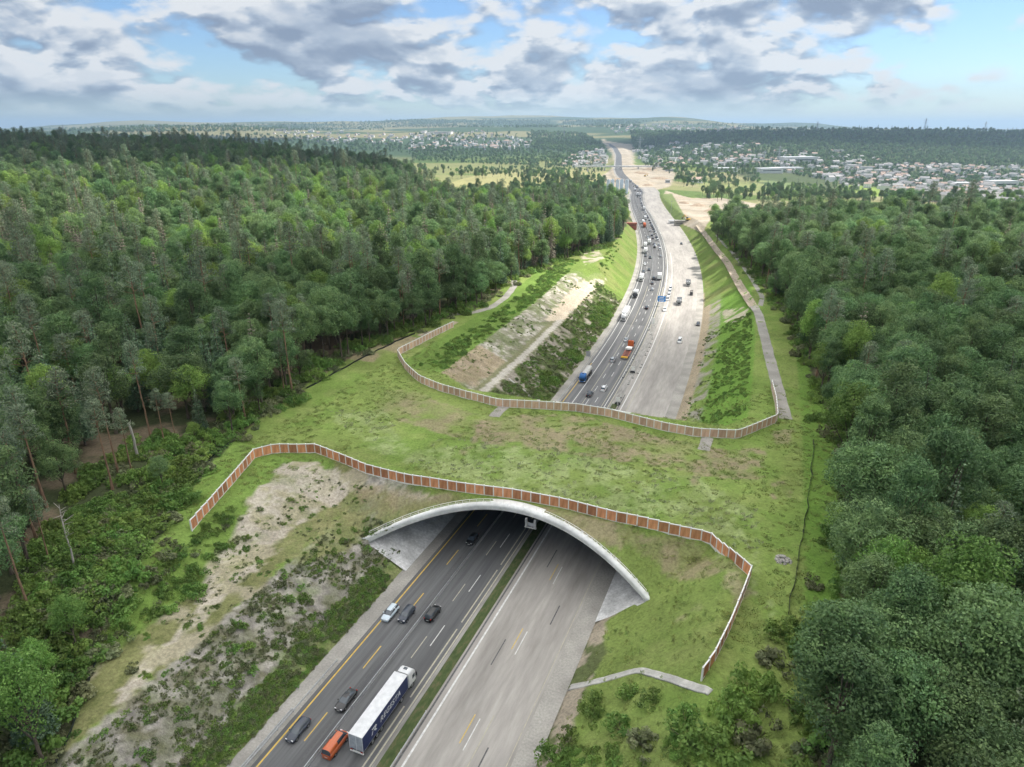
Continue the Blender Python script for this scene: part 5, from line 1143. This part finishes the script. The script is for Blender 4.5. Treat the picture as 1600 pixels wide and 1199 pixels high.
# ------------------------------------------------------------------ barriers, guard rails, signs
def barrier(q, s0, s1, label, h=.55, seg=8.0, mat=None, w=.19):
    x0, y0_, h0 = road(s0, q - QL); t = empty('steel_barrier', (float(x0), float(y0_), .01)); tag(t, label, 'barrier'); o = np.array([float(x0), float(y0_), 0])
    n = int((s1 - s0) / seg)
    for i in range(n):
        a = s0 + i * seg; mb = MB(); rings = []
        for ss in (a + .03, a + seg - .03):
            prof = ((-w, 0), (-w * .45, .18), (-w * .25, h), (w * .25, h), (w * .45, .18), (w, 0)); r_ = []
            for dq, z in prof: x, y, _ = road(ss, q + dq - QL); r_.append((float(x) - o[0], float(y) - o[1], z + float(road_z(y))))
            rings.append(r_)
        mb.rings(rings); mb.build('barrier_segment', mat or M['steel'], t)
barrier(7.1, -100, 92, 'low steel barrier dividing the four lanes before and under bridge', seg=8)
barrier(7.3, 310, 900, 'low steel barrier dividing the lanes of the far queue', seg=20)
barrier(17.4, 262, 700, 'white barrier line between far traffic and closed carriageway', seg=16, h=.8, mat=M['galv'], w=.3)
def guard_rail(q, s0, s1, label, step=4.0):
    x0, y0_, _ = road(s0, q - QL); t = empty('guard_rail', (float(x0), float(y0_), 0)); tag(t, label, 'guard rail'); o = np.array([float(x0), float(y0_), 0])
    ss = np.arange(s0, s1 + .1, step); mb = MB(); prof = ((-.06, .44), (-.01, .52), (-.06, .6), (-.01, .68), (-.06, .76), (.0, .76), (.05, .68), (.0, .6), (.05, .52), (.0, .44)); rings = []
    for s in ss: rings.append([(lambda p: (float(p[0]) - o[0], float(p[1]) - o[1], z + float(road_z(p[1]))))(road(s, q + dq - QL)) for dq, z in prof])
    mb.rings(rings); mb.build('rail', M['steel'], t)
    pm = MB(); pm.box(-.05, .05, -.05, .05, -.1, .76); pm = pm.mesh('post', [M['steel']])
    for s in ss: x, y, h = road(s, q - .12 - QL); link('post', pm, t, (float(x) - o[0], float(y) - o[1], float(road_z(y))), -float(h))
guard_rail(-1.35, -104, -27, 'steel guard rail beside the left yellow line before the bridge')
guard_rail(-1.75, -104, -40, 'second steel guard rail just outside the first')
guard_rail(-1.4, 92, 560, 'steel guard rail on the left verge beyond the bridge', 6.0)
guard_rail(19.4, -104, -30, 'dull guard rail along the verge beside the concrete carriageway')
def board_sign(px, py, w, h, z0, mat, label, back=None, legs=2):
    x, y = unp(px, py, 0.0); s, l, _ = [float(np.ravel(v)[0]) for v in sl(np.array([x]), np.array([y]))]; z = surf1(x, y); hd = float(road(s, 0)[2])
    t = empty('road_sign', (x, y, z), -hd); tag(t, label, 'sign')
    m = MB(); m.box(-w / 2, w / 2, -.05, .05, z0, z0 + h); b = m.build('board', mat, t)
    for k in range(legs):
        lx = 0 if legs == 1 else (-w * .32 + k * w * .64); m = MB(); m.bar((lx, .1, -.3), (lx, .1, z0 + h), .06); m.build('post', M['steel'], t)
    return t, b
t, b = board_sign(1033, 478, 4.2, 3.0, 2.6, M['sign_blue'], 'blue direction board between traffic and closed carriageway')
for yy, w in ((3.1, 2.6), (3.9, 3.2), (4.7, 2.2)): m = MB(); m.box(-w / 2 - .1, w / 2 - .1, -.075, -.055, yy, yy + .28); m.build('white_bar', M['plate'], b)
board_sign(1020, 510, 1.6, 3.4, 1.2, M['plate'], 'tall white panel sign standing before the blue board', legs=1)
t, b = board_sign(919, 562, 1.8, 2.4, 1.6, M['sign_grey'], 'grey back of a traffic sign on the left verge beyond bridge')
def beacon(px, py, i):
    x, y = unp(px, py, 0.0); t = empty('traffic_beacon', (x, y, .02), -.3); tag(t, 'small dark-footed traffic beacon in the row beside the closed carriageway', 'beacon', 'traffic beacons behind the bridge')
    m = MB(); m.box(-.4, .4, -.2, .2, 0, .13); m.build('foot', M['black'], t)
    m = MB(); m.box(-.13, .13, -.03, .03, .13, 1.1); m.build('blade', M['plate'], t)
for i, (zx, zy) in enumerate(((1022, 245), (1030, 235), (1048, 290), (1062, 335), (1045, 385), (1030, 420), (1012, 462), (990, 503), (955, 602), (938, 632), (912, 690), (882, 498), (862, 545), (825, 610), (792, 675), (755, 735), (855, 740), (810, 805), (700, 1025), (735, 945))): beacon(860 + zx / 6.6625, 480 + zy / 6.6625, i)
def message_trailer(px, py, label):
    x, y = unp(px, py, 0.0); t = empty('warning_trailer', (x, y, .02), -.3); tag(t, label, 'trailer')
    m = MB(); m.box(-.8, .8, -.6, .6, .4, .7); m.build('chassis', M['black'], t); m = MB(); m.box(-.75, .75, -.06, .06, 1.0, 2.6); m.build('panel', M['plate'], t)
    for a in (-.7, .7): m = MB(); m.bar((a, 0, .6), (a, 0, 1.1), .05); m.build('strut', M['steel'], t)
    for a in (-.8, .8): wheel(WH_CAR, t, (a, 0, .33), math.pi / 2)
message_trailer(988.5, 583, 'small white warning trailer nearest behind the back fence'); message_trailer(965, 632, 'small pale warning trailer right at the back fence')
# ------------------------------------------------------------------ the valley: building site, overpass, towns, far woods, pylons
def overpass():
    a = hit(905, 258)[0]; b = hit(1030, 256)[0]; yb = 1660.0; xa, xb = 175.0, 345.0; t = empty('motorway_overpass', ((xa + xb) / 2, yb, -8)); tag(t, 'pale concrete road bridge crossing the motorway in the valley', 'bridge')
    m = MB(); m.box(-110, 110, -6, 6, 6.2, 7.8); m.build('deck', M['concrete'], t)
    for sy in (-1, 1): m = MB(); m.box(-110, 110, sy * 6 - .2, sy * 6 + .2, 7.8, 9.0); m.build('parapet', M['concrete'], t)
    for dx in (-80, -40, 0, 40, 80): m = MB(); m.box(dx - 1, dx + 1, -4, 4, -6, 6.2); m.build('pier', M['concrete'], t)
overpass()
def silos():
    p = hit(960, 307)[0]
    for k in range(5):
        x = p[0] - 9 + k * 6.2; z = surf1(x, p[1]); t = empty('cement_silo', (x, p[1] + (k % 2) * 5, z)); tag(t, f'pale blue cement silo, {("leftmost", "second from left", "middle", "second from right", "rightmost")[k]} of the five at mixing plant', 'silo', 'silos of the mixing plant')
        m = MB(); m.cyl((0, 0, 13), (0, 0, 1), 2.3, 17, 18); m.bar((0, 0, 4.5), (0, 0, 1.8), 2.3, 18, r2=.5); m.build('barrel', M['silo'], t, True)
        for a in range(4): m = MB(); m.bar((math.cos(a * 1.57 + .78) * 2, math.sin(a * 1.57 + .78) * 2, 0), (math.cos(a * 1.57 + .78) * 2, math.sin(a * 1.57 + .78) * 2, 6), .18); m.build('leg', M['steel'], t)
        m = MB(); m.cyl((0, 0, 21.9), (0, 0, 1), .8, 1.0, 10); m.build('filter_cap', M['steel'], t)
silos()
def shed(px, py, w, d, h, wall, roof, label, cat='building', name='industrial_building', flat=True, rz=0.0):
    p = hit(px, py)[0]; t = empty(name, p, rz); tag(t, label, cat); m = MB(); m.box(-w / 2, w / 2, -d / 2, d / 2, -3, h); m.build('wall', wall, t)
    if flat: m = MB(); m.box(-w / 2 - .3, w / 2 + .3, -d / 2 - .3, d / 2 + .3, h, h + .6); m.build('roof', roof, t)
    else:
        m = MB(); m.add([(-w / 2 - .4, -d / 2 - .4, h), (w / 2 + .4, -d / 2 - .4, h), (w / 2 + .4, d / 2 + .4, h), (-w / 2 - .4, d / 2 + .4, h), (-w / 2 - .4, 0, h + d * .32), (w / 2 + .4, 0, h + d * .32)], [(0, 1, 5, 4), (2, 3, 4, 5), (0, 4, 3), (1, 2, 5), (3, 2, 1, 0)]); m.build('roof', roof, t)
    m = MB(); m.box(-w * .4, w * .4, -d / 2 - .08, -d / 2 - .02, h * .45, h * .62); m.build('window', M['house_glass'], t)
    return t
hw_, rg_, rr_ = M['house_wall'], M['roof_grey'], M['roof_red']
for px, py, w, d, h, lb in ((1245, 254, 95, 40, 14, 'long white factory hall below the dark wooded ridge'), (1200, 270, 60, 30, 10, 'white factory hall at left of valley industry'), (1228, 268, 75, 28, 9, 'flat white works hall right of the first factory hall'), (1562, 293, 55, 30, 13, 'large white hall at the right edge of the town'), (1505, 292, 40, 25, 8, 'grey-white hall left of the large white hall'), (1330, 265, 30, 18, 11, 'white apartment block in the middle of the valley town'), (1352, 268, 28, 16, 11, 'white apartment block right of the first block'), (1375, 272, 30, 16, 10, 'white apartment block farthest right of three blocks'), (1130, 268, 60, 25, 8, 'low grey hall near the motorway junction'), (1310, 241, 24, 16, 12, 'white house block high below the ridge'),
                              (1085, 285, 30, 12, 6, 'red-roofed farm row left of valley fields'), (440, 205, 60, 30, 12, 'pale distant halls on the left horizon'), (690, 210, 110, 40, 12, 'long white halls above the left town')):
    shed(px, py, w, d, h, hw_, rr_ if 'red' in lb else M['truck_white'] if 'hall' in lb else rg_, lb, flat='red' not in lb, rz=random.uniform(-.25, .25))
for px, py, w, h, mt, lb in ((985, 354, 11, 2.8, M['red_paint'], 'rusty red site container beside the motorway'), (1052, 350, 9, 3, M['truck_white'], 'white site container at the right edge of closed carriageway'), (1062, 352, 10, 4, M['stone'], 'grey rubble container beside white site container'), (1050, 268, 30, 5, M['truck_white'], 'white site office row at the building site'), (1035, 262, 22, 4, M['dark_steel'], 'dark site shelter at the building site'), (1043, 286, 8, 5, M['truck_white'], 'white site cabin in front of the trees')):
    shed(px, py, w, 4, h, mt, mt, lb, 'container', 'site_container')
def earth_heap(px, py, w, h, label, seed):
    p = hit(px, py)[0]; rg = np.random.default_rng(seed); V = []; Fc = []; n, k = 26, 9
    for j in range(k):
        t = j / (k - 1)
        for i in range(n):
            a = 6.283 * i / n; q = w / 2 * (1 - t) * (1 + .3 * (float(vnoise(np.array([math.cos(a) * 2 + seed]), np.array([math.sin(a) * 2 + t * 2]), 5)[0]) - .5)); V.append((math.cos(a) * q * 1.7, math.sin(a) * q, h * math.sin(t * 1.57) * (.85 + .3 * rg.random()) - .4))
    for j in range(k - 1):
        for i in range(n): Fc.append((j * n + i, j * n + (i + 1) % n, (j + 1) * n + (i + 1) % n, (j + 1) * n + i))
    o = link('earth_heap', mesh_np('earth_heap', V, Fc, [M['dirt_heap']], smoothf=True), None, p, rg.random() * 3); tag(o, label, 'heap', 'earth heaps of the building site')
M['dirt_heap'] = noise_mat('dirt_heap', (.26, .19, .13), (.40, .32, .235), .4, .95, 7)
for i, (px, py, w, h, lb) in enumerate(((1000, 272, 26, 5, 'long earth heap left of centre on the building site'), (1015, 266, 22, 5, 'earth heap behind the long one on building site'), (1030, 280, 24, 4, 'brown earth heap at the right of the building site'), (965, 282, 20, 4, 'earth heap left of the motorway by mixing plant'), (1090, 322, 16, 3, 'low earth heap on the bare slope right of motorway'), (1110, 330, 14, 3, 'second low earth heap on the bare slope near wood'), (1068, 318, 12, 2.5, 'small earth heap beside the dirt track'), (1012, 290, 15, 3, 'small earth heap beside the closed carriageway end'))): earth_heap(px, py, w, h, lb, i)
def excavator(px, py, label, rz):
    p = hit(px, py)[0]; t = empty('excavator', p, rz); tag(t, label, 'excavator', 'excavators of the building site'); am = noise_mat('digger_yellow', (.5, .3, .03), (.6, .38, .05), 2)
    for sy in (-1, 1): m = MB(); m.box(-2, 2, sy * 1.1 - .35, sy * 1.1 + .35, 0, .9); m.build('track', M['dark_steel'], t)
    m = MB(); m.box(-2.2, 1.4, -1.3, 1.3, 1.0, 2.2); m.build('body', am, t); m = MB(); m.box(-.2, 1.4, .2, 1.3, 2.2, 3.4); m.build('cab', M['glass'], t)
    m = MB(); m.bar((1.2, -.4, 1.8), (4.2, -.4, 5.2), .35, 6); m.build('boom', am, t); m = MB(); m.bar((4.2, -.4, 5.2), (6.4, -.4, 2.4), .28, 6); m.build('arm', am, t); m = MB(); m.box(5.9, 7.0, -1.0, .2, 1.2, 2.4); m.build('bucket', M['dark_steel'], t)
excavator(1008, 276, 'yellow excavator beside the long earth heap', .6); excavator(1075, 345, 'yellow excavator at the edge of the closed carriageway', 2.4)
def lamp_mast(px, py, h, label):
    p = hit(px, py)[0]; t = empty('lamp_mast', p); tag(t, label, 'mast'); m = MB(); m.bar((0, 0, 0), (0, 0, h), .22, r2=.1); m.build('pole', M['steel'], t); m = MB(); m.box(-.9, .9, -.2, .2, h, h + .35); m.build('head', M['sign_grey'], t)
lamp_mast(1048, 336, 14, 'tall thin mast on the right slope before the building site')
# houses: two shared shapes, walls and roof
def house_mesh(w, d, h, roof):
    m = MB(); m.box(-w / 2, w / 2, -d / 2, d / 2, -4, h, 0); e = .5
    m.add([(-w / 2 - e, -d / 2 - e, h - .2), (w / 2 + e, -d / 2 - e, h - .2), (w / 2 + e, d / 2 + e, h - .2), (-w / 2 - e, d / 2 + e, h - .2), (-w / 2 - e, 0, h + d * .3), (w / 2 + e, 0, h + d * .3)], [(0, 1, 5, 4), (2, 3, 4, 5), (0, 4, 3), (1, 2, 5), (3, 2, 1, 0)], 1)
    for k in range(3):
        x = -w / 2 + w * (k + .7) / 3.4
        for zz in (1.2, 3.8): m.box(x - .5, x + .5, -d / 2 - .03, -d / 2 + .01, zz, zz + 1.2, 2)
    m.box(w * .2, w * .2 + .7, -.35, .35, h + d * .2, h + d * .38 + .8, 0)
    return m.mesh('house', [M['house_wall'], roof, M['house_glass']])
HM = [house_mesh(13, 10, 7.0, M['roof_red']), house_mesh(12, 10, 7.4, M['roof_grey']), house_mesh(17, 11, 9, M['roof_red']), house_mesh(22, 11, 11, M['roof_grey'])]
TOWN = [([(640, 209), (745, 205), (835, 222), (820, 236), (700, 234), (640, 236)], 230, 'in the sunny left hillside town'), ([(440, 203), (640, 212), (640, 226), (520, 226), (420, 212)], 90, 'in the scattered village at left horizon'), ([(945, 202), (1000, 193), (1160, 198), (1150, 209), (960, 208)], 150, 'in the hilltop town above the motorway'), ([(870, 262), (905, 240), (950, 232), (962, 252), (950, 264)], 80, 'left of the motorway in the valley'), ([(985, 232), (1060, 225), (1180, 224), (1200, 245), (1180, 262), (1010, 262)], 150, 'right of the motorway below the wood'),
        ([(1180, 238), (1300, 238), (1430, 262), (1400, 285), (1280, 282), (1190, 262)], 115, 'in the middle of the valley town'), ([(1280, 276), (1400, 275), (1600, 300), (1600, 332), (1500, 325), (1380, 302), (1290, 290)], 210, 'at the near right edge of the valley town'), ([(1370, 258), (1600, 262), (1600, 290), (1400, 276)], 110, 'below the dark ridge at right')]
def towns():
    P = []; Z = []
    for k, (poly, n, nm) in enumerate(TOWN):
        h = hits(rand_px(poly, n)); P.append(h); Z += [k] * n
    P = np.concatenate(P); Z = np.array(Z); s_, l_, _ = sl(P[:, 0], P[:, 1]); ok = (np.abs(l_) > 45) & (P[:, 1] < 9000); d = P[:, 1]
    o = np.argsort(d); o = o[ok[o]]; kept = []
    gridc = {}
    for i in o:
        c = (int(P[i, 0] // 16), int(P[i, 1] // 16))
        if c in gridc: continue
        gridc[c] = 1; kept.append(i)
    mk = rng.choice(4, len(P), p=(.32, .42, .08, .18)); rz = rng.uniform(-.5, .5, len(P)) + rng.choice((0, math.pi / 2), len(P))
    cname = {0: 'white house with a red roof', 1: 'white house with a grey roof', 2: 'larger white house with a red roof', 3: 'long white block with a grey roof'}
    for i in kept[:290]:
        ob = link('house', HM[mk[i]], None, P[i], rz[i]); ob.scale = (.82, .82, .9); tag(ob, f'{cname[int(mk[i])]} {TOWN[Z[i]][2]}', 'house', f'{cname[int(mk[i])]}s {TOWN[Z[i]][2]}'.replace('white house with', 'white houses with'))
    V = []; Fs = []; I = []
    restk = kept[290:]
    base = {k: (np.array([v.co for v in HM[k].vertices]), [tuple(p.vertices) for p in HM[k].polygons], [p.material_index for p in HM[k].polygons]) for k in range(4)}
    mats = [M['house_wall'], M['roof_red'], M['roof_grey'], M['house_glass']]
    for i in restk:
        bv, bf, bm = base[int(mk[i])]; c, s = math.cos(rz[i]), math.sin(rz[i]); sc = .9; n0 = len(V); v = bv * sc
        V += list(zip(v[:, 0] * c - v[:, 1] * s + P[i, 0], v[:, 0] * s + v[:, 1] * c + P[i, 1], v[:, 2] + P[i, 2]))
        Fs += [tuple(a + n0 for a in f) for f in bf]; I += [{0: 0, 1: 1 if mk[i] in (0, 2) else 2, 2: 3}[m] for m in bm]
    me = bpy.data.meshes.new('distant_houses'); me.from_pydata(V, [], Fs)
    for m in mats: me.materials.append(m)
    me.polygons.foreach_set('material_index', np.array(I, np.int32)); tag(link('distant_houses', me), 'mass of distant white houses on the far hillsides', kind='stuff')
towns()
FARWOOD = [([(1190, 206), (1300, 205), (1600, 226), (1600, 262), (1390, 257), (1210, 236)], 4200), ([(985, 207), (1200, 206), (1200, 226), (1060, 224), (990, 230)], 1900), ([(830, 206), (945, 212), (955, 234), (900, 240), (830, 232)], 1300), ([(0, 208), (420, 212), (640, 226), (640, 240), (300, 232), (0, 232)], 1200), ([(640, 234), (840, 234), (940, 258), (860, 262), (640, 252)], 900), ([(600, 188), (1000, 188), (1000, 200), (600, 200)], 2200), ([(0, 203), (600, 190), (600, 204), (200, 208)], 1600), ([(1000, 190), (1600, 206), (1600, 224), (1200, 204)], 1300),
           ([(640, 209), (835, 210), (835, 236), (640, 236)], 220), ([(985, 228), (1180, 228), (1420, 262), (1600, 270), (1600, 325), (1400, 300), (1180, 264), (1010, 262)], 4200), ([(870, 240), (960, 236), (960, 262), (870, 262)], 140), ([(735, 272), (760, 262), (960, 262), (950, 272), (840, 276)], 160)]
MIDWOOD = [([(820, 276), (870, 272), (945, 285), (942, 312), (860, 312), (800, 305), (790, 296)], 210), ([(640, 262), (760, 268), (880, 264), (880, 276), (740, 282), (650, 280)], 110), ([(1050, 282), (1090, 275), (1190, 283), (1190, 292), (1110, 300), (1065, 292)], 90), ([(1090, 303), (1600, 318), (1600, 330), (1330, 318), (1110, 316)], 230), ([(1190, 292), (1330, 296), (1330, 314), (1190, 312)], 110), ([(720, 300), (860, 300), (870, 312), (740, 312)], 70), ([(1330, 305), (1600, 318), (1600, 326), (1340, 316)], 80), ([(1010, 262), (1180, 264), (1180, 276), (1060, 280), (1040, 270)], 130)]
def far_woods():
    P = []; I = []; S = []
    for poly, n in FARWOOD:
        h = hits(rand_px(poly, n)); s_, l_, _ = sl(h[:, 0], h[:, 1]); h = h[(np.abs(l_) > 48) & (h[:, 1] < 12000)]; P.append(h); I.append((rng.random(len(h)) < .22).astype(int)); S.append(rng.uniform(.6, 1.25, len(h)) * np.clip(h[:, 1] / 2600, .62, 1.15))
    P = np.concatenate(P); x0, y0_ = (float(v) for v in road(900, -60)[:2])
    objs = {}
    for k, (px, py, lb) in enumerate(((930, 300, 'dark rounded tree beside the mixing plant silos'), (1020, 268, 'dark pointed tree near the building site'))):
        p = hit(px, py)[0]; t = plant(k, *map(float, p), 0, 1.0, lb, 'tree', name='broadleaf_tree' if k == 0 else 'spruce_tree', protos=FAR); objs[k] = PARENTED[(id(FAR), k)]
    scatter('far_woodland', P - np.array([0, 0, .5]), rng.random(len(P)) * 6.28, np.concatenate(S), np.concatenate(I), objs, 'f', label='woods and hedgerows on the distant hills and between houses')
    Q = []; T = []
    for poly, n in MIDWOOD:
        h = hits(rand_px(poly, n)); s_, l_, _ = sl(h[:, 0], h[:, 1]); h = h[(np.abs(l_) > 40)]; Q.append(h)
    Q = np.concatenate(Q); kk = np.where(rng.random(len(Q)) < .12, 6, rng.choice((0, 1, 2, 9, 3), len(Q)))
    scatter('field_trees', Q - np.array([0, 0, .2]), rng.random(len(Q)) * 6.28, rng.uniform(.45, .85, len(Q)), kk, {k: PARENTED[(id(PROTO), k)] for k in set(kk.tolist())}, 'h', label='loose trees and hedges between the fields beyond the woods')
far_woods()
def pylon(px, py, dist, h, label):
    u = (px - 800) / F; x = u * dist * 1.0; y = dist; z = surf1(x, y); t = empty('power_pylon', (x, y, z)); tag(t, label, 'pylon', 'power pylons on the horizon'); w = h * .085; mb = MB(); r = max(.35, dist / 9000)
    lv = [0, .25, .5, .7, .85, 1]
    for sx in (-1, 1):
        for sy in (-1, 1): mb.bar((sx * w, sy * w, -2), (sx * .4, sy * .4, h), r, 4)
    for a, b in zip(lv[:-1], lv[1:]):
        for sx in (-1, 1): wa, wb = w * (1 - a) + .4, w * (1 - b) + .4; mb.bar((sx * wa, -wa, a * h), (-sx * wb, -wb, b * h), r * .7, 4); mb.bar((sx * wa, wa, a * h), (-sx * wb, wb, b * h), r * .7, 4)
    mb.build('tower', M['net_grey'], t)
    for f, wd_ in ((.66, .2), (.8, .24), (.92, .15)): m = MB(); m.bar((-h * wd_, 0, h * f), (h * wd_, 0, h * f), r, 4); m.build('cross_arm', M['net_grey'], t)
for px, d, h, w in ((988, 2500, 58, 'tallest, right of the distant motorway notch'), (876, 3300, 52, 'above the woods left of the motorway notch'), (285, 3400, 70, 'on the hill near the left horizon'), (336, 3500, 55, 'right of the left hilltop pylon'), (145, 3600, 60, 'far left on the horizon'), (678, 3500, 50, 'above the sunny left town'), (475, 3800, 50, 'midway along the left horizon'), (1245, 3300, 48, 'above the start of the dark right ridge'), (1402, 3400, 55, 'above the middle of the dark right ridge'), (1490, 3700, 50, 'near the right end of the horizon'), (1195, 1900, 42, 'standing in the valley town left of halls')):
    pylon(px, 0, d, h, f'thin lattice pylon {w}')

# ------------------------------------------------------------------ out-of-view cumulus added to shade and soften parts of the land, and the air
def shade_cloud_material(trans, opaque):
    m, nt, b = new_mat('cloud'); L = nt.links.new; nt.nodes.remove(b); out = nt.nodes['Material Output']
    d = nn(nt, 'ShaderNodeBsdfDiffuse'); d.inputs[0].default_value = (.97, .97, .97, 1); t = nn(nt, 'ShaderNodeBsdfTranslucent'); t.inputs[0].default_value = (.98, .98, .98, 1)
    mx = nn(nt, 'ShaderNodeMixShader'); mx.inputs[0].default_value = trans; L(d.outputs[0], mx.inputs[1]); L(t.outputs[0], mx.inputs[2])
    tr = nn(nt, 'ShaderNodeBsdfTransparent'); m2 = nn(nt, 'ShaderNodeMixShader'); at_ = nn(nt, 'ShaderNodeAttribute'); at_.attribute_name = 'dens'; mu = nn(nt, 'ShaderNodeMath', operation='MULTIPLY'); L(at_.outputs['Fac'], mu.inputs[0]); mu.inputs[1].default_value = opaque; L(mu.outputs[0], m2.inputs[0]); L(tr.outputs[0], m2.inputs[1]); L(mx.outputs[0], m2.inputs[2]); L(m2.outputs[0], out.inputs[0]); return m
M['cloud'] = shade_cloud_material(.6, .9); M['cloud_thin'] = shade_cloud_material(.93, .88)  # the first mainly blocks sunlight, the thin one spreads it softly below
def shade_cloud(cx, cy, rx, ry, label, seed, CLOUD_Z=1500.0, mat='cloud'):
    """a flat-based cumulus whose shadow falls round (cx, cy)"""
    k = CLOUD_Z / sd.z; ox, oy = cx + sd.x * k, cy + sd.y * k; n, m_ = 96, 30; V = []; Fc = []
    for j in range(m_ + 1):
        ph = math.pi * j / m_ - math.pi / 2
        for i in range(n):
            a = 2 * math.pi * i / n; q = 1 + .55 * (float(fbm(np.array([math.cos(a) * 1.6 + seed * 3.1]), np.array([math.sin(a) * 1.6 + ph * .5]), 7, 4)[0]) - .5)
            z = math.sin(ph); zz = z * (60 if z > 0 else 20) + (float(vnoise(np.array([a * 4]), np.array([ph * 4 + seed]), 3)[0]) * 20 * max(0, math.cos(ph)) if z > 0 else 0)
            V.append((ox + math.cos(a) * math.cos(ph) * rx * q, oy + math.sin(a) * math.cos(ph) * ry * q, CLOUD_Z + zz))
    for j in range(m_):
        for i in range(n): Fc.append((j * n + i, j * n + (i + 1) % n, (j + 1) * n + (i + 1) % n, (j + 1) * n + i))
    me = mesh_np('cloud', V, Fc, [M[mat]], smoothf=True); da = me.attributes.new('dens', 'FLOAT', 'POINT'); da.data.foreach_set('value', np.repeat(1 - smooth(.72, 1.0, np.abs(np.cos(np.pi * np.arange(m_ + 1) / m_ - np.pi / 2))), n).astype(np.float32))
    o = link('cloud', me); tag(o, label, kind='stuff')
shade_cloud(10, 30, 760, 350, 'thin bright grey cloud drifting above the bridge and near woods', 1, 270.0, 'cloud_thin')  # added low overhead, out of view, to spread soft light over the foreground
shade_cloud(-600, 900, 560, 340, 'grey-white cloud drifting above the left wooded hill', 2, 900.0)  # this and the next two are added out of view for their shadows
shade_cloud(1700, 2950, 1500, 700, 'grey-white cloud drifting above the dark right ridge', 3)
shade_cloud(-1900, 3300, 900, 420, 'grey-white cloud drifting above the left valley', 4)
shade_cloud(-680, 330, 330, 170, 'thin bright grey cloud drifting above the left wood', 5, 450.0, 'cloud_thin')
def haze():
    m = bpy.data.materials.new('haze'); m.use_nodes = True; nt = m.node_tree; nt.nodes.clear(); out = nt.nodes.new('ShaderNodeOutputMaterial'); v = nt.nodes.new('ShaderNodeVolumePrincipled')
    v.inputs['Color'].default_value = (.55, .76, .98, 1); v.inputs['Density'].default_value = 9e-5; v.inputs['Anisotropy'].default_value = .2; nt.links.new(v.outputs[0], out.inputs['Volume'])
    b = MB(); b.box(-32000, 32000, -1500, 42000, float(gz.min()) - 1, float(gz.max()) + 60); o = b.build('haze', m); tag(o, 'thin blue haze in the air', kind='stuff')
haze()
